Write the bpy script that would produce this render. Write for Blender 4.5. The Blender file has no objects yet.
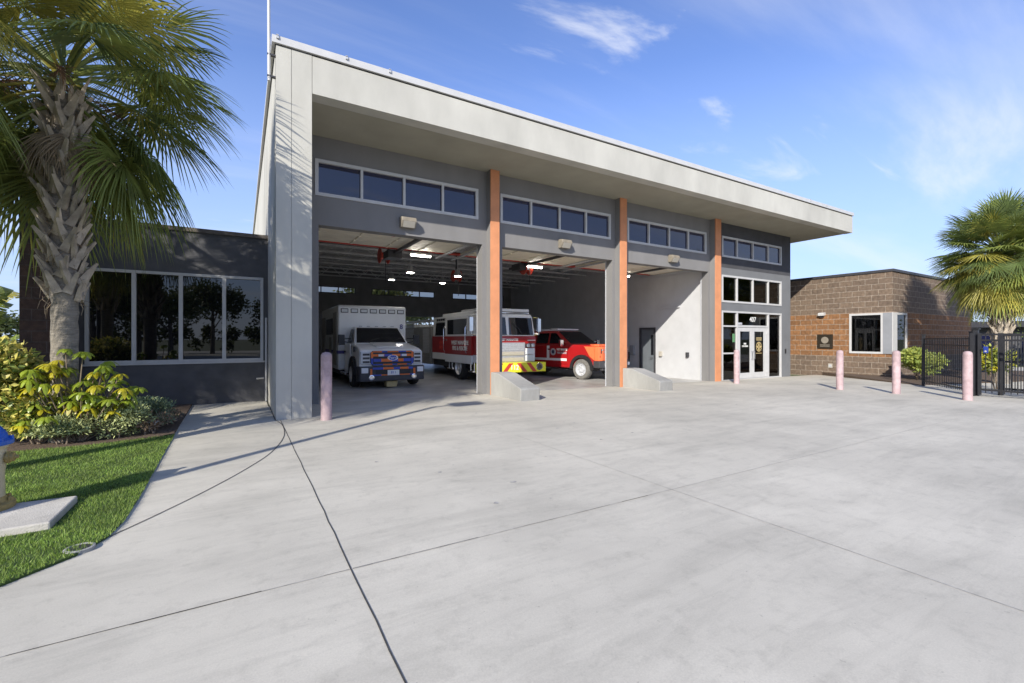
import bpy, math, random
from mathutils import Vector, Matrix
R = math.radians
scn = bpy.context.scene
COL = scn.collection
rng = random.Random(7)

# ------------------------------------------------------------------ terrain height (apron falls gently to the right rear)
def gh(x, y):
    xx = min(max(x, 0.0), 25.0) / 16.0
    yy = min(max(y, -2.0), 12.0)
    return -xx * (0.03 + 0.0145 * yy)

# ------------------------------------------------------------------ materials
MATS = {}
def nodes_of(m):
    m.use_nodes = True
    nt = m.node_tree
    return nt, nt.nodes, nt.links, nt.nodes['Principled BSDF']

def mat(name, col, rough=0.6, var=0.12, scale=6.0, bump=0.0, bscale=60.0, metal=0.0, spec=0.5, coat=0.0, stain=0.0, stretch=None, trans=0.0):
    """paint / stone / metal with procedural tone variation"""
    m = bpy.data.materials.new(name); MATS[name] = m
    nt, N, L, P = nodes_of(m)
    P.inputs['Roughness'].default_value = rough
    P.inputs['Metallic'].default_value = metal
    P.inputs['Specular IOR Level'].default_value = spec
    P.inputs['Coat Weight'].default_value = coat
    tc = N.new('ShaderNodeTexCoord')
    mp = N.new('ShaderNodeMapping'); L.new(tc.outputs['Object'], mp.inputs['Vector'])
    if stretch: mp.inputs['Scale'].default_value = stretch
    n1 = N.new('ShaderNodeTexNoise'); n1.inputs['Scale'].default_value = scale; n1.inputs['Detail'].default_value = 6
    L.new(mp.outputs['Vector'], n1.inputs['Vector'])
    mr = N.new('ShaderNodeMapRange'); mr.inputs[1].default_value = 0.3; mr.inputs[2].default_value = 0.7
    mr.inputs[3].default_value = 1 - var; mr.inputs[4].default_value = 1 + var
    L.new(n1.outputs['Fac'], mr.inputs[0])
    mul = N.new('ShaderNodeVectorMath'); mul.operation = 'SCALE'
    mul.inputs[0].default_value = col[:3]; L.new(mr.outputs[0], mul.inputs['Scale'])
    out = mul.outputs[0]
    if stain:
        n2 = N.new('ShaderNodeTexNoise'); n2.inputs['Scale'].default_value = scale * 0.22; n2.inputs['Detail'].default_value = 9
        n2.inputs['Roughness'].default_value = 0.65
        L.new(mp.outputs['Vector'], n2.inputs['Vector'])
        m2 = N.new('ShaderNodeMapRange'); m2.inputs[1].default_value = 0.42; m2.inputs[2].default_value = 0.68
        m2.inputs[3].default_value = 1.0; m2.inputs[4].default_value = 1 - stain
        L.new(n2.outputs['Fac'], m2.inputs[0])
        mu2 = N.new('ShaderNodeVectorMath'); mu2.operation = 'SCALE'
        L.new(out, mu2.inputs[0]); L.new(m2.outputs[0], mu2.inputs['Scale']); out = mu2.outputs[0]
    L.new(out, P.inputs['Base Color'])
    if bump:
        n3 = N.new('ShaderNodeTexNoise'); n3.inputs['Scale'].default_value = bscale; n3.inputs['Detail'].default_value = 4
        L.new(tc.outputs['Object'], n3.inputs['Vector'])
        b = N.new('ShaderNodeBump'); b.inputs['Strength'].default_value = bump; b.inputs['Distance'].default_value = 0.02
        L.new(n3.outputs['Fac'], b.inputs['Height']); L.new(b.outputs['Normal'], P.inputs['Normal'])
    return m

def leafmat(name, col, trans=0.35, rough=0.5, var=0.3, scale=3.0):
    m = mat(name, col, rough, var, scale)
    nt, N, L, P = nodes_of(m)
    tr = N.new('ShaderNodeBsdfTranslucent')
    src = P.inputs['Base Color'].links[0].from_socket
    L.new(src, tr.inputs['Color'])
    mx = N.new('ShaderNodeMixShader'); mx.inputs[0].default_value = trans
    L.new(P.outputs[0], mx.inputs[1]); L.new(tr.outputs[0], mx.inputs[2])
    L.new(mx.outputs[0], N['Material Output'].inputs['Surface'])
    return m

def glassmat(name, tint, see=0.0, rough=0.02, ior=1.5):
    m = bpy.data.materials.new(name); MATS[name] = m
    nt, N, L, P = nodes_of(m)
    P.inputs['Roughness'].default_value = rough; P.inputs['IOR'].default_value = ior
    tc = N.new('ShaderNodeTexCoord'); n1 = N.new('ShaderNodeTexNoise'); n1.inputs['Scale'].default_value = 0.7
    L.new(tc.outputs['Object'], n1.inputs['Vector'])
    b = N.new('ShaderNodeBump'); b.inputs['Strength'].default_value = 0.02; b.inputs['Distance'].default_value = 0.03
    L.new(n1.outputs['Fac'], b.inputs['Height']); L.new(b.outputs['Normal'], P.inputs['Normal'])
    mr = N.new('ShaderNodeVectorMath'); mr.operation = 'SCALE'; mr.inputs[0].default_value = tint[:3]; mr.inputs['Scale'].default_value = 1
    L.new(mr.outputs[0], P.inputs['Base Color'])
    if see > 0:
        t = N.new('ShaderNodeBsdfTransparent'); t.inputs['Color'].default_value = (see, see, see, 1)
        g = N.new('ShaderNodeBsdfGlossy'); g.inputs['Roughness'].default_value = rough
        f = N.new('ShaderNodeFresnel'); f.inputs['IOR'].default_value = ior
        L.new(b.outputs['Normal'], g.inputs['Normal'])
        mx = N.new('ShaderNodeMixShader'); L.new(f.outputs[0], mx.inputs[0]); L.new(t.outputs[0], mx.inputs[1]); L.new(g.outputs[0], mx.inputs[2])
        L.new(mx.outputs[0], N['Material Output'].inputs['Surface'])
    return m

def brickmat(name, cols, bw, bh, mortar, axis='X', bands=None, msize=0.012):
    """split face block; axis = the horizontal axis of the wall; bands = list of (z0, z1, colour)"""
    m = bpy.data.materials.new(name); MATS[name] = m
    nt, N, L, P = nodes_of(m)
    P.inputs['Roughness'].default_value = 0.85
    tc = N.new('ShaderNodeTexCoord'); sp = N.new('ShaderNodeSeparateXYZ'); L.new(tc.outputs['Object'], sp.inputs[0])
    cb = N.new('ShaderNodeCombineXYZ')
    add = N.new('ShaderNodeMath'); add.operation = 'ADD'
    L.new(sp.outputs['X'], add.inputs[0]); L.new(sp.outputs['Y'], add.inputs[1])
    L.new(add.outputs[0], cb.inputs[0]); L.new(sp.outputs['Z'], cb.inputs[1])
    br = N.new('ShaderNodeTexBrick'); L.new(cb.outputs[0], br.inputs['Vector'])
    br.inputs['Scale'].default_value = 1.0
    br.inputs['Brick Width'].default_value = bw; br.inputs['Row Height'].default_value = bh
    br.inputs['Mortar Size'].default_value = msize; br.inputs['Mortar Smooth'].default_value = 0.2
    br.inputs['Color1'].default_value = (*cols[0], 1); br.inputs['Color2'].default_value = (*cols[1], 1)
    br.inputs['Mortar'].default_value = (*mortar, 1)
    br.inputs['Bias'].default_value = -0.2
    out = br.outputs['Color']
    if bands:
        for (z0, z1, c1, c2) in bands:
            b2 = N.new('ShaderNodeTexBrick'); L.new(cb.outputs[0], b2.inputs['Vector']); b2.inputs['Scale'].default_value = 1.0
            b2.inputs['Brick Width'].default_value = bw; b2.inputs['Row Height'].default_value = bh
            b2.inputs['Mortar Size'].default_value = msize; b2.inputs['Mortar Smooth'].default_value = 0.2
            b2.inputs['Color1'].default_value = (*c1, 1); b2.inputs['Color2'].default_value = (*c2, 1); b2.inputs['Mortar'].default_value = (*mortar, 1)
            gt = N.new('ShaderNodeMath'); gt.operation = 'GREATER_THAN'; L.new(sp.outputs['Z'], gt.inputs[0]); gt.inputs[1].default_value = z0
            lt = N.new('ShaderNodeMath'); lt.operation = 'LESS_THAN'; L.new(sp.outputs['Z'], lt.inputs[0]); lt.inputs[1].default_value = z1
            mm = N.new('ShaderNodeMath'); mm.operation = 'MULTIPLY'; L.new(gt.outputs[0], mm.inputs[0]); L.new(lt.outputs[0], mm.inputs[1])
            mx = N.new('ShaderNodeMixRGB'); L.new(mm.outputs[0], mx.inputs[0]); L.new(out, mx.inputs[1]); L.new(b2.outputs['Color'], mx.inputs[2])
            out = mx.outputs[0]
    n1 = N.new('ShaderNodeTexNoise'); n1.inputs['Scale'].default_value = 9; n1.inputs['Detail'].default_value = 7; L.new(tc.outputs['Object'], n1.inputs['Vector'])
    mr = N.new('ShaderNodeMapRange'); mr.inputs[1].default_value = .3; mr.inputs[2].default_value = .7; mr.inputs[3].default_value = .72; mr.inputs[4].default_value = 1.28
    L.new(n1.outputs['Fac'], mr.inputs[0])
    sc = N.new('ShaderNodeVectorMath'); sc.operation = 'SCALE'; L.new(out, sc.inputs[0]); L.new(mr.outputs[0], sc.inputs['Scale'])
    L.new(sc.outputs[0], P.inputs['Base Color'])
    n2 = N.new('ShaderNodeTexNoise'); n2.inputs['Scale'].default_value = 40; L.new(tc.outputs['Object'], n2.inputs['Vector'])
    ad = N.new('ShaderNodeMath'); ad.operation = 'MULTIPLY_ADD'; L.new(br.outputs['Fac'], ad.inputs[0]); ad.inputs[1].default_value = -1.2; L.new(n2.outputs['Fac'], ad.inputs[2])
    b = N.new('ShaderNodeBump'); b.inputs['Strength'].default_value = .5; b.inputs['Distance'].default_value = .02
    L.new(ad.outputs[0], b.inputs['Height']); L.new(b.outputs['Normal'], P.inputs['Normal'])
    return m

# ground surfaces
def concrete_apron():
    m = mat('apron_concrete', (0.51, 0.48, 0.405), 0.85, 0.06, 1.2, 0.10, 260, stain=0.0)
    nt, N, L, P = nodes_of(m)
    base = P.inputs['Base Color'].links[0].from_socket
    tc = N.new('ShaderNodeTexCoord')
    def layer(src, scale, lo, hi, a, b, stretch=(1, 1, 1), detail=10, rough=.62, dist=0.0):
        mp = N.new('ShaderNodeMapping'); mp.inputs['Scale'].default_value = stretch; mp.inputs['Rotation'].default_value = (0, 0, .5)
        L.new(tc.outputs['Object'], mp.inputs[0])
        n = N.new('ShaderNodeTexNoise'); n.inputs['Scale'].default_value = scale; n.inputs['Detail'].default_value = detail; n.inputs['Roughness'].default_value = rough
        n.inputs['Distortion'].default_value = dist
        L.new(mp.outputs[0], n.inputs['Vector'])
        r = N.new('ShaderNodeMapRange'); r.inputs[1].default_value = lo; r.inputs[2].default_value = hi; r.inputs[3].default_value = a; r.inputs[4].default_value = b
        L.new(n.outputs['Fac'], r.inputs[0])
        s = N.new('ShaderNodeVectorMath'); s.operation = 'SCALE'; L.new(src, s.inputs[0]); L.new(r.outputs[0], s.inputs['Scale'])
        return s.outputs[0]
    o = layer(base, .35, .35, .7, 1.06, .80, (1, 1, 1), 8, .6)
    o = layer(o, .9, .48, .72, 1.02, .82, (.5, 2.2, 1), 10, .72, .6)
    o = layer(o, 6, .52, .72, 1.03, .86, (1, 1, 1), 8, .75)
    o = layer(o, 120, .3, .7, .93, 1.07, (1, 1, 1), 3)
    o = layer(o, 2.6, .50, .72, 1.0, .90, (.35, 2.6, 1), 9, .72, .9)
    o = layer(o, 34, .70, .78, 1.0, .72, (1, 1, 1), 2)
    L.new(o, P.inputs['Base Color'])
    return m
concrete_apron()
mat('joint_dark', (0.05, 0.048, 0.045), 0.9, .3, 20)
mat('joint_faint', (0.33, 0.32, 0.30), 0.9, .4, 12)
mat('lawn_soil', (0.055, 0.09, 0.02), 0.95, .3, 20, .4, 40)
leafmat('grass_a', (0.16, 0.26, 0.04), .3, .6, .35, 2.5)
leafmat('grass_b', (0.25, 0.34, 0.065), .3, .6, .35, 2.5)
mat('mulch', (0.11, 0.075, 0.05), 0.95, .5, 30, .8, 50)
mat('ground_far', (0.12, 0.13, 0.06), 0.95, .3, .5)
mat('road_asphalt', (0.16, 0.16, 0.16), 0.9, .15, 2)
mat('slab_concrete', (0.52, 0.49, 0.43), 0.85, .14, 5, .3, 90, stain=.25)
mat('block_concrete', (0.37, 0.365, 0.34), 0.9, .12, 2.5, .3, 90, stain=.35, stretch=(1,1,.5))
# station
mat('stucco_pale', (0.51, 0.495, 0.435), 0.9, .07, 1.5, .25, 160, stain=.2, stretch=(1, 1, .45))
mat('stucco_wall', (0.205, 0.20, 0.195), 0.9, .06, 2, .25, 160, stain=.12, stretch=(1, 1, .4))
mat('stucco_entrance', (0.16, 0.165, 0.17), 0.9, .06, 2, .25, 160, stain=.12)
mat('stucco_charcoal', (0.065, 0.065, 0.07), 0.85, .12, 3, .25, 160, stain=.15)
mat('stucco_wing', (0.10, 0.10, 0.105), 0.9, .15, 3, .25, 160, stain=.2)
mat('soffit_paint', (0.34, 0.32, 0.25), 0.9, .06, 1.5, .1, 100, stain=.10)
mat('coping_metal', (0.52, 0.515, 0.50), 0.45, .05, 4)
mat('reveal_dark', (0.03, 0.03, 0.03), 0.8, .1, 4)
mat('orange_paint', (0.60, 0.25, 0.115), 0.7, .08, 4, .2, 120, stain=.12)
mat('white_frame', (0.50, 0.495, 0.48), 0.45, .05, 6)
mat('white_wall', (0.50, 0.505, 0.51), 0.75, .05, 2, .1, 60, stain=.06)
mat('cream_door', (0.80, 0.74, 0.60), 0.55, .07, 3)
mat('deck_metal', (0.42, 0.42, 0.42), 0.6, .15, 2)
mat('joist_steel', (0.50, 0.50, 0.50), 0.55, .15, 5)
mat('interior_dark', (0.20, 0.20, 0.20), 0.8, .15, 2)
mat('interior_grey', (0.24, 0.25, 0.265), 0.8, .08, 2, .1, 60)
mat('red_pipe', (0.45, 0.05, 0.03), 0.5, .12, 6)
mat('floor_garage', (0.48, 0.465, 0.43), 0.42, .18, 1.5, .05, 60, stain=.35)
mat('door_grey', (0.13, 0.145, 0.16), 0.5, .08, 4)
mat('metal_dark', (0.045, 0.045, 0.05), 0.5, .15, 8)
mat('lamp_tan', (0.24, 0.21, 0.165), 0.5, .15, 8)
mat('lamp_lens', (0.42, 0.39, 0.33), 0.3, .05, 8)
mat('aluminium', (0.60, 0.60, 0.61), 0.35, .08, 8, metal=.7)
mat('chrome', (0.72, 0.72, 0.74), 0.15, .05, 8, metal=1.0)
glassmat('glass_sky', (0.010, 0.013, 0.045), 0, .02, 1.7)
glassmat('glass_dark', (0.004, 0.004, 0.005), 0, .012, 1.7)
glassmat('glass_clear', (0.02, 0.02, 0.02), .55, .01, 1.5)
glassmat('glass_car', (0.012, 0.014, 0.018), 0, .03, 1.6)
# brick
brickmat('block_brown', [(0.165, 0.118, 0.082), (0.12, 0.086, 0.062)], .50, .25, (0.30, 0.25, 0.195),
         bands=[(1.0, 3.0, (0.27, 0.13, 0.052), (0.19, 0.092, 0.038))])
brickmat('block_pillar', [(0.050, 0.036, 0.030), (0.034, 0.026, 0.023)], .41, .205, (0.09, 0.07, 0.06),
         bands=[(0.9, 3.3, (0.085, 0.048, 0.032), (0.06, 0.038, 0.030))], msize=.008)
# objects
mat('bollard_pink', (0.46, 0.335, 0.335), 0.7, .16, 9, .15, 80, stain=.38)
mat('black_iron', (0.02, 0.02, 0.022), 0.45, .2, 10)
mat('blue_plastic', (0.015, 0.04, 0.25), 0.4, .1, 8)
mat('hydrant_body', (0.58, 0.50, 0.33), 0.4, .15, 12, .1, 60, stain=.25)
mat('hydrant_yellow', (0.40, 0.29, 0.10), 0.5, .25, 14, .2, 40, stain=.4)
mat('hydrant_blue', (0.015, 0.11, 0.48), 0.4, .1, 8)
mat('bronze', (0.05, 0.04, 0.028), 0.45, .15, 30, .2, 120, metal=.5)
mat('red_vehicle', (0.36, 0.012, 0.014), 0.28, .05, 3, coat=.5)
mat('white_vehicle', (0.84, 0.85, 0.85), 0.3, .03, 3, coat=.4)
mat('silver_body', (0.32, 0.31, 0.29), 0.38, .12, 5, metal=.4)
mat('black_plastic', (0.018, 0.018, 0.02), 0.5, .15, 10)
mat('rubber', (0.02, 0.02, 0.02), 0.85, .2, 20)
mat('rubber_dusty', (0.15, 0.143, 0.13), 0.9, .2, 14, .3, 60)
mat('headlamp', (0.62, 0.64, 0.66), 0.12, .05, 10, coat=.6)
mat('warning_lens', (0.70, 0.72, 0.74), 0.2, .1, 60)
mat('royal_blue', (0.03, 0.07, 0.42), 0.35, .06, 6)
mat('bright_orange', (0.75, 0.16, 0.02), 0.4, .06, 6)
mat('fluoro_orange', (0.82, 0.17, 0.06), 0.4, .05, 6)
mat('fluoro_yellow', (0.80, 0.74, 0.03), 0.4, .05, 6)
mat('chevron_red', (0.55, 0.05, 0.03), 0.4, .05, 6)
mat('stripe_violet', (0.055, 0.05, 0.24), 0.4, .05, 6)
mat('letter_white', (0.80, 0.79, 0.75), 0.5, .04, 10)
mat('letter_dark', (0.03, 0.035, 0.08), 0.5, .04, 10)
mat('badge_grey', (0.45, 0.46, 0.48), 0.4, .3, 40)
mat('tan_box', (0.50, 0.38, 0.17), 0.7, .1, 10)
mat('flag_red', (0.40, 0.03, 0.03), 0.8, .05, 10)
mat('flag_white', (0.70, 0.68, 0.62), 0.8, .05, 10)
mat('flag_blue', (0.02, 0.03, 0.15), 0.8, .05, 10)
mat('flag_green', (0.10, 0.20, 0.06), 0.8, .1, 10)
mat('sign_green', (0.10, 0.24, 0.11), 0.6, .1, 10)
mat('curtain', (0.13, 0.115, 0.10), 0.9, .2, 4)
m_ = mat('lamp_glow', (0.8, 0.78, 0.7), 0.4, .02, 10)
m_.node_tree.nodes['Principled BSDF'].inputs['Emission Color'].default_value = (1, .95, .85, 1)
m_.node_tree.nodes['Principled BSDF'].inputs['Emission Strength'].default_value = 30.0
# plants
leafmat('palm_green', (0.23, 0.275, 0.065), .28, .5, .4, 2.0)
leafmat('palm_dark', (0.12, 0.165, 0.05), .25, .5, .35, 2.0)
leafmat('palm_yellow', (0.42, 0.38, 0.075), .35, .48, .3, 2.0)
leafmat('palm_dry', (0.30, 0.23, 0.15), .15, .8, .3, 3.0)
mat('palm_bark', (0.22, 0.195, 0.16), 0.95, .3, 8, .8, 40, stretch=(1, 1, 5))
mat('palm_boot', (0.46, 0.39, 0.30), 0.92, .35, 6, .5, 60, stain=.35)
mat('flower_stalk', (0.16, 0.09, 0.05), 0.9, .3, 9)
leafmat('croton_yellow', (0.62, 0.56, 0.15), .3, .45, .35, 4)
leafmat('croton_green', (0.24, 0.31, 0.07), .3, .45, .35, 4)
leafmat('schefflera_leaf', (0.30, 0.38, 0.04), .4, .35, .3, 3)
leafmat('schefflera_yellow', (0.52, 0.46, 0.03), .4, .35, .25, 3)
leafmat('juniper_pale', (0.42, 0.46, 0.20), .15, .7, .4, 5)
leafmat('juniper_dark', (0.16, 0.22, 0.12), .15, .7, .4, 5)
leafmat('lime_leaf', (0.38, 0.42, 0.09), .3, .5, .3, 4)
leafmat('dry_leaf', (0.27, 0.19, 0.12), .15, .8, .4, 5)
leafmat('tree_green', (0.085, 0.115, 0.035), .25, .55, .4, 1.0)
leafmat('tree_light', (0.15, 0.165, 0.045), .25, .55, .4, 1.0)
leafmat('banana_leaf', (0.20, 0.25, 0.06), .4, .4, .4, 1.5)
leafmat('banana_yellow', (0.50, 0.45, 0.10), .4, .45, .3, 1.5)
mat('twig', (0.22, 0.17, 0.12), 0.9, .3, 12)
mat('bark_grey', (0.14, 0.12, 0.10), 0.95, .3, 8, .6, 30)

# ------------------------------------------------------------------ mesh building
class MB:
    def __init__(s): s.v = []; s.f = []; s.m = []; s.mi = 0
    def face(s, idx): s.f.append(tuple(idx)); s.m.append(s.mi)
    def quad(s, a, b, c, d):
        n = len(s.v); s.v += [tuple(a), tuple(b), tuple(c), tuple(d)]; s.face((n, n+1, n+2, n+3))
    def tri(s, a, b, c):
        n = len(s.v); s.v += [tuple(a), tuple(b), tuple(c)]; s.face((n, n+1, n+2))
    def box(s, x0, x1, y0, y1, z0, z1):
        n = len(s.v)
        s.v += [(x0,y0,z0),(x1,y0,z0),(x1,y1,z0),(x0,y1,z0),(x0,y0,z1),(x1,y0,z1),(x1,y1,z1),(x0,y1,z1)]
        for q in ((0,3,2,1),(4,5,6,7),(0,1,5,4),(1,2,6,5),(2,3,7,6),(3,0,4,7)): s.face([n+i for i in q])
    def cbox(s, c, size, M=None):
        n = len(s.v); hx, hy, hz = [k/2 for k in size]
        for p in ((-hx,-hy,-hz),(hx,-hy,-hz),(hx,hy,-hz),(-hx,hy,-hz),(-hx,-hy,hz),(hx,-hy,hz),(hx,hy,hz),(-hx,hy,hz)):
            q = Vector(p)
            if M is not None: q = M @ q
            s.v.append(tuple(q + Vector(c)))
        for q in ((0,3,2,1),(4,5,6,7),(0,1,5,4),(1,2,6,5),(2,3,7,6),(3,0,4,7)): s.face([n+i for i in q])
    def prism(s, pts, axis, a, b):
        """polygon pts (2D) extruded along axis from a to b"""
        k = len(pts); n = len(s.v)
        def P(p, t):
            return {'x': (t, p[0], p[1]), 'y': (p[0], t, p[1]), 'z': (p[0], p[1], t)}[axis]
        s.v += [P(p, a) for p in pts] + [P(p, b) for p in pts]
        s.face([n+i for i in range(k)][::-1]); s.face([n+k+i for i in range(k)])
        for i in range(k):
            j = (i+1) % k; s.face((n+i, n+j, n+k+j, n+k+i))
    def rings(s, rings, cap=True, closed=True):
        n = len(s.v); k = len(rings[0])
        for r in rings: s.v += [tuple(p) for p in r]
        for a in range(len(rings)-1):
            for i in range(k if closed else k-1):
                j = (i+1) % k
                s.face((n+a*k+i, n+a*k+j, n+(a+1)*k+j, n+(a+1)*k+i))
        if cap:
            s.face([n+i for i in range(k)][::-1]); e = n+(len(rings)-1)*k; s.face([e+i for i in range(k)])
    def tube(s, pts, rad, n=8, cap=True):
        pts = [Vector(p) for p in pts]
        if not isinstance(rad, (list, tuple)): rad = [rad]*len(pts)
        rr = []; prev = None
        for i, p in enumerate(pts):
            d = (pts[min(i+1, len(pts)-1)] - pts[max(i-1, 0)]).normalized()
            if prev is None:
                ref = Vector((0,0,1)) if abs(d.z) < .9 else Vector((1,0,0))
                u = d.cross(ref).normalized()
            else:
                u = (prev - d*prev.dot(d)).normalized()
            prev = u; w = d.cross(u)
            rr.append([p + (u*math.cos(2*math.pi*k/n) + w*math.sin(2*math.pi*k/n))*rad[i] for k in range(n)])
        s.rings(rr, cap)
    def lathe(s, prof, c=(0,0,0), n=24, axis=None):
        """prof = [(r, h)...] about +Z (or axis matrix)"""
        rr = []
        for r, h in prof:
            ring = []
            for k in range(n):
                p = Vector((r*math.cos(2*math.pi*k/n), r*math.sin(2*math.pi*k/n), h))
                if axis is not None: p = axis @ p
                ring.append(p + Vector(c))
            rr.append(ring)
        s.rings(rr, True)
    def build(s, name, mats, parent=None, local=False, smooth=False, bevel=0, origin=None, angle=35, segs=2):
        me = bpy.data.meshes.new(name)
        off = Vector((0,0,0))
        if origin is not None: off = Vector(origin)
        elif parent is not None and not local: off = world_loc(parent)
        vs = [(v[0]-off.x, v[1]-off.y, v[2]-off.z) for v in s.v]
        me.from_pydata(vs, [], s.f)
        if not isinstance(mats, (list, tuple)): mats = [mats]
        for m in mats: me.materials.append(MATS[m])
        me.polygons.foreach_set('material_index', s.m)
        if smooth:
            me.polygons.foreach_set('use_smooth', [True]*len(s.f))
        me.update()
        if smooth: me.set_sharp_from_angle(angle=R(angle))
        o = bpy.data.objects.new(name, me); COL.objects.link(o)
        if origin is not None: o.location = off
        if parent is not None: o.parent = parent
        if bevel:
            b = o.modifiers.new('bevel', 'BEVEL'); b.width = bevel; b.segments = segs; b.limit_method = 'ANGLE'; b.angle_limit = R(40)
        return o
def world_loc(o):
    l = Vector((0,0,0))
    while o is not None: l += o.location; o = o.parent
    return l
def tag(o, label=None, cat=None, group=None, kind=None):
    if label: o['label'] = label
    if cat: o['category'] = cat
    if group: o['group'] = group
    if kind: o['kind'] = kind
    return o
def thing(name, label, cat, loc=(0,0,0), group=None, rotz=0):
    o = bpy.data.objects.new(name, None); COL.objects.link(o); o.location = loc; o.rotation_euler = (0,0,rotz)
    o.empty_display_size = .2
    return tag(o, label, cat, group)
def dup(o, loc=None, parent=None, rotz=None, label=None):
    c = o.copy(); COL.objects.link(c)
    if parent is not None: c.parent = parent
    if loc is not None: c.location = loc
    if rotz is not None: c.rotation_euler = (0, 0, rotz)
    if label: c['label'] = label
    for ch in list(o.children): dup(ch, parent=c)
    return c
def struct(name, mb, m, **k): return tag(mb.build(name, m, **k), kind='structure')

def wall_holes(mb, u0, u1, z0, z1, holes, d0, d1, axis='x', zf=None):
    """wall panel in u-z with rectangular holes, thickness d0..d1; axis = direction of u"""
    us = sorted({u0, u1, *[h[0] for h in holes], *[h[1] for h in holes]}); zs = sorted({z0, z1, *[h[2] for h in holes], *[h[3] for h in holes]})
    us = [u for u in us if u0 <= u <= u1]; zs = [z for z in zs if z0 <= z <= z1]
    def P(u, d, z): return (u, d, z) if axis == 'x' else (d, u, z)
    def solid(i, j):
        if i < 0 or j < 0 or i >= len(us)-1 or j >= len(zs)-1: return False
        cu, cz = (us[i]+us[i+1])/2, (zs[j]+zs[j+1])/2
        return not any(h[0] < cu < h[1] and h[2] < cz < h[3] for h in holes)
    for i in range(len(us)-1):
        for j in range(len(zs)-1):
            if not solid(i, j): continue
            a, b, c, d = us[i], us[i+1], zs[j], zs[j+1]
            mb.quad(P(a,d0,c), P(b,d0,c), P(b,d0,d), P(a,d0,d)); mb.quad(P(b,d1,c), P(a,d1,c), P(a,d1,d), P(b,d1,d))
            if not solid(i-1, j): mb.quad(P(a,d1,c), P(a,d0,c), P(a,d0,d), P(a,d1,d))
            if not solid(i+1, j): mb.quad(P(b,d0,c), P(b,d1,c), P(b,d1,d), P(b,d0,d))
            if not solid(i, j-1): mb.quad(P(a,d1,c), P(b,d1,c), P(b,d0,c), P(a,d0,c))
            if not solid(i, j+1): mb.quad(P(a,d0,d), P(b,d0,d), P(b,d1,d), P(a,d1,d))

def text(name, s, size, loc, right, m, parent=None, local=False, ext=.006, align='CENTER', squash=1.0, bold=.0):
    cu = bpy.data.curves.new(name, 'FONT'); cu.body = s; cu.size = size; cu.extrude = ext; cu.align_x = align; cu.align_y = 'CENTER'
    cu.offset = bold
    tmp = bpy.data.objects.new(name, cu); COL.objects.link(tmp)
    bpy.context.view_layer.update()
    me = bpy.data.meshes.new_from_object(tmp.evaluated_get(bpy.context.evaluated_depsgraph_get()))
    bpy.data.objects.remove(tmp); bpy.data.curves.remove(cu)
    r = Vector(right).normalized(); u = Vector((0,0,1)); n = r.cross(u)
    off = Vector((0,0,0)) if (parent is None or local) else world_loc(parent)
    for v in me.vertices:
        p = r*v.co.x*squash + u*v.co.y + n*v.co.z
        v.co = p + Vector(loc) - off
    me.materials.clear(); me.materials.append(MATS[m])
    o = bpy.data.objects.new(name, me); COL.objects.link(o)
    if parent is not None: o.parent = parent
    return o

# ------------------------------------------------------------------ ground
def grid(mb, xs, ys, dz):
    n = len(mb.v); k = len(xs)
    for y in ys:
        for x in xs: mb.v.append((x, y, gh(x, y) + dz))
    for j in range(len(ys)-1):
        for i in range(k-1): mb.face((n+j*k+i, n+j*k+i+1, n+(j+1)*k+i+1, n+(j+1)*k+i))
fr = lambda a, b, st: [a + st*i for i in range(int(round((b-a)/st))+1)]
g = MB(); grid(g, [-700,-150,-40]+fr(-14,27,1)+[60,150,700], [-700,-150,-40]+fr(-3,13,1)+[40,150,700], -.03)
struct('ground', g, 'ground_far')
p = MB(); grid(p, fr(-16,40,1), fr(-40,-3,1)[:-1]+fr(-3,11,1)+[11.35], 0)
p2 = MB(); grid(p2, fr(-1,0.5,.5), [11.35,12.4], 0)      # strip in front of the wing
p.v, p.f, p.m = p.v + p2.v, p.f + [tuple(i+len(p.v) for i in f) for f in p2.f], p.m + p2.m
def strip(mb, pts, w, dz, mi):
    mb.mi = mi
    P = [Vector((a, b, 0)) for a, b in pts]
    for i in range(len(P)-1):
        d = (P[i+1]-P[i]); ln = d.length; d.normalize(); s = Vector((-d.y, d.x, 0))*w/2
        k = max(1, int(ln/.7))
        for j in range(k):
            a = P[i]+d*ln*j/k; b = P[i]+d*ln*(j+1)/k
            q = [a-s, b-s, b+s, a+s]
            mb.quad(*[(v.x, v.y, gh(v.x, v.y)+dz) for v in q])
    mb.mi = 0
def wob(x0, x1, y, amp, n, vert=True):
    r = []
    for i in range(n+1):
        t = x0+(x1-x0)*i/n; r.append((y+rng.uniform(-amp, amp), t) if vert else (t, y+rng.uniform(-amp, amp)))
    return r
strip(p, wob(9.3, -6, .61, .004, 60), .0085, .004, 1)
CURV = [(.52,12.3),(.525,9.36),(.60,8.75),(.555,7.75),(.34,6.75),(.04,6.0),(-.30,5.35),(-.62,4.83),(-.86,4.48)]
def spline(P, k=6):
    out = []
    for i in range(len(P)-1):
        p0, p1, p2, p3 = P[max(i-1,0)], P[i], P[i+1], P[min(i+2,len(P)-1)]
        for j in range(k):
            t = j/k; out.append(tuple(.5*((2*p1[c])+(-p0[c]+p2[c])*t+(2*p0[c]-5*p1[c]+4*p2[c]-p3[c])*t*t+(-p0[c]+3*p1[c]-3*p2[c]+p3[c])*t**3) for c in (0,1)))
    return out+[P[-1]]
strip(p, CURV[:2], .014, .0045, 1); strip(p, spline(CURV[1:]), .011, .0045, 1)
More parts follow.
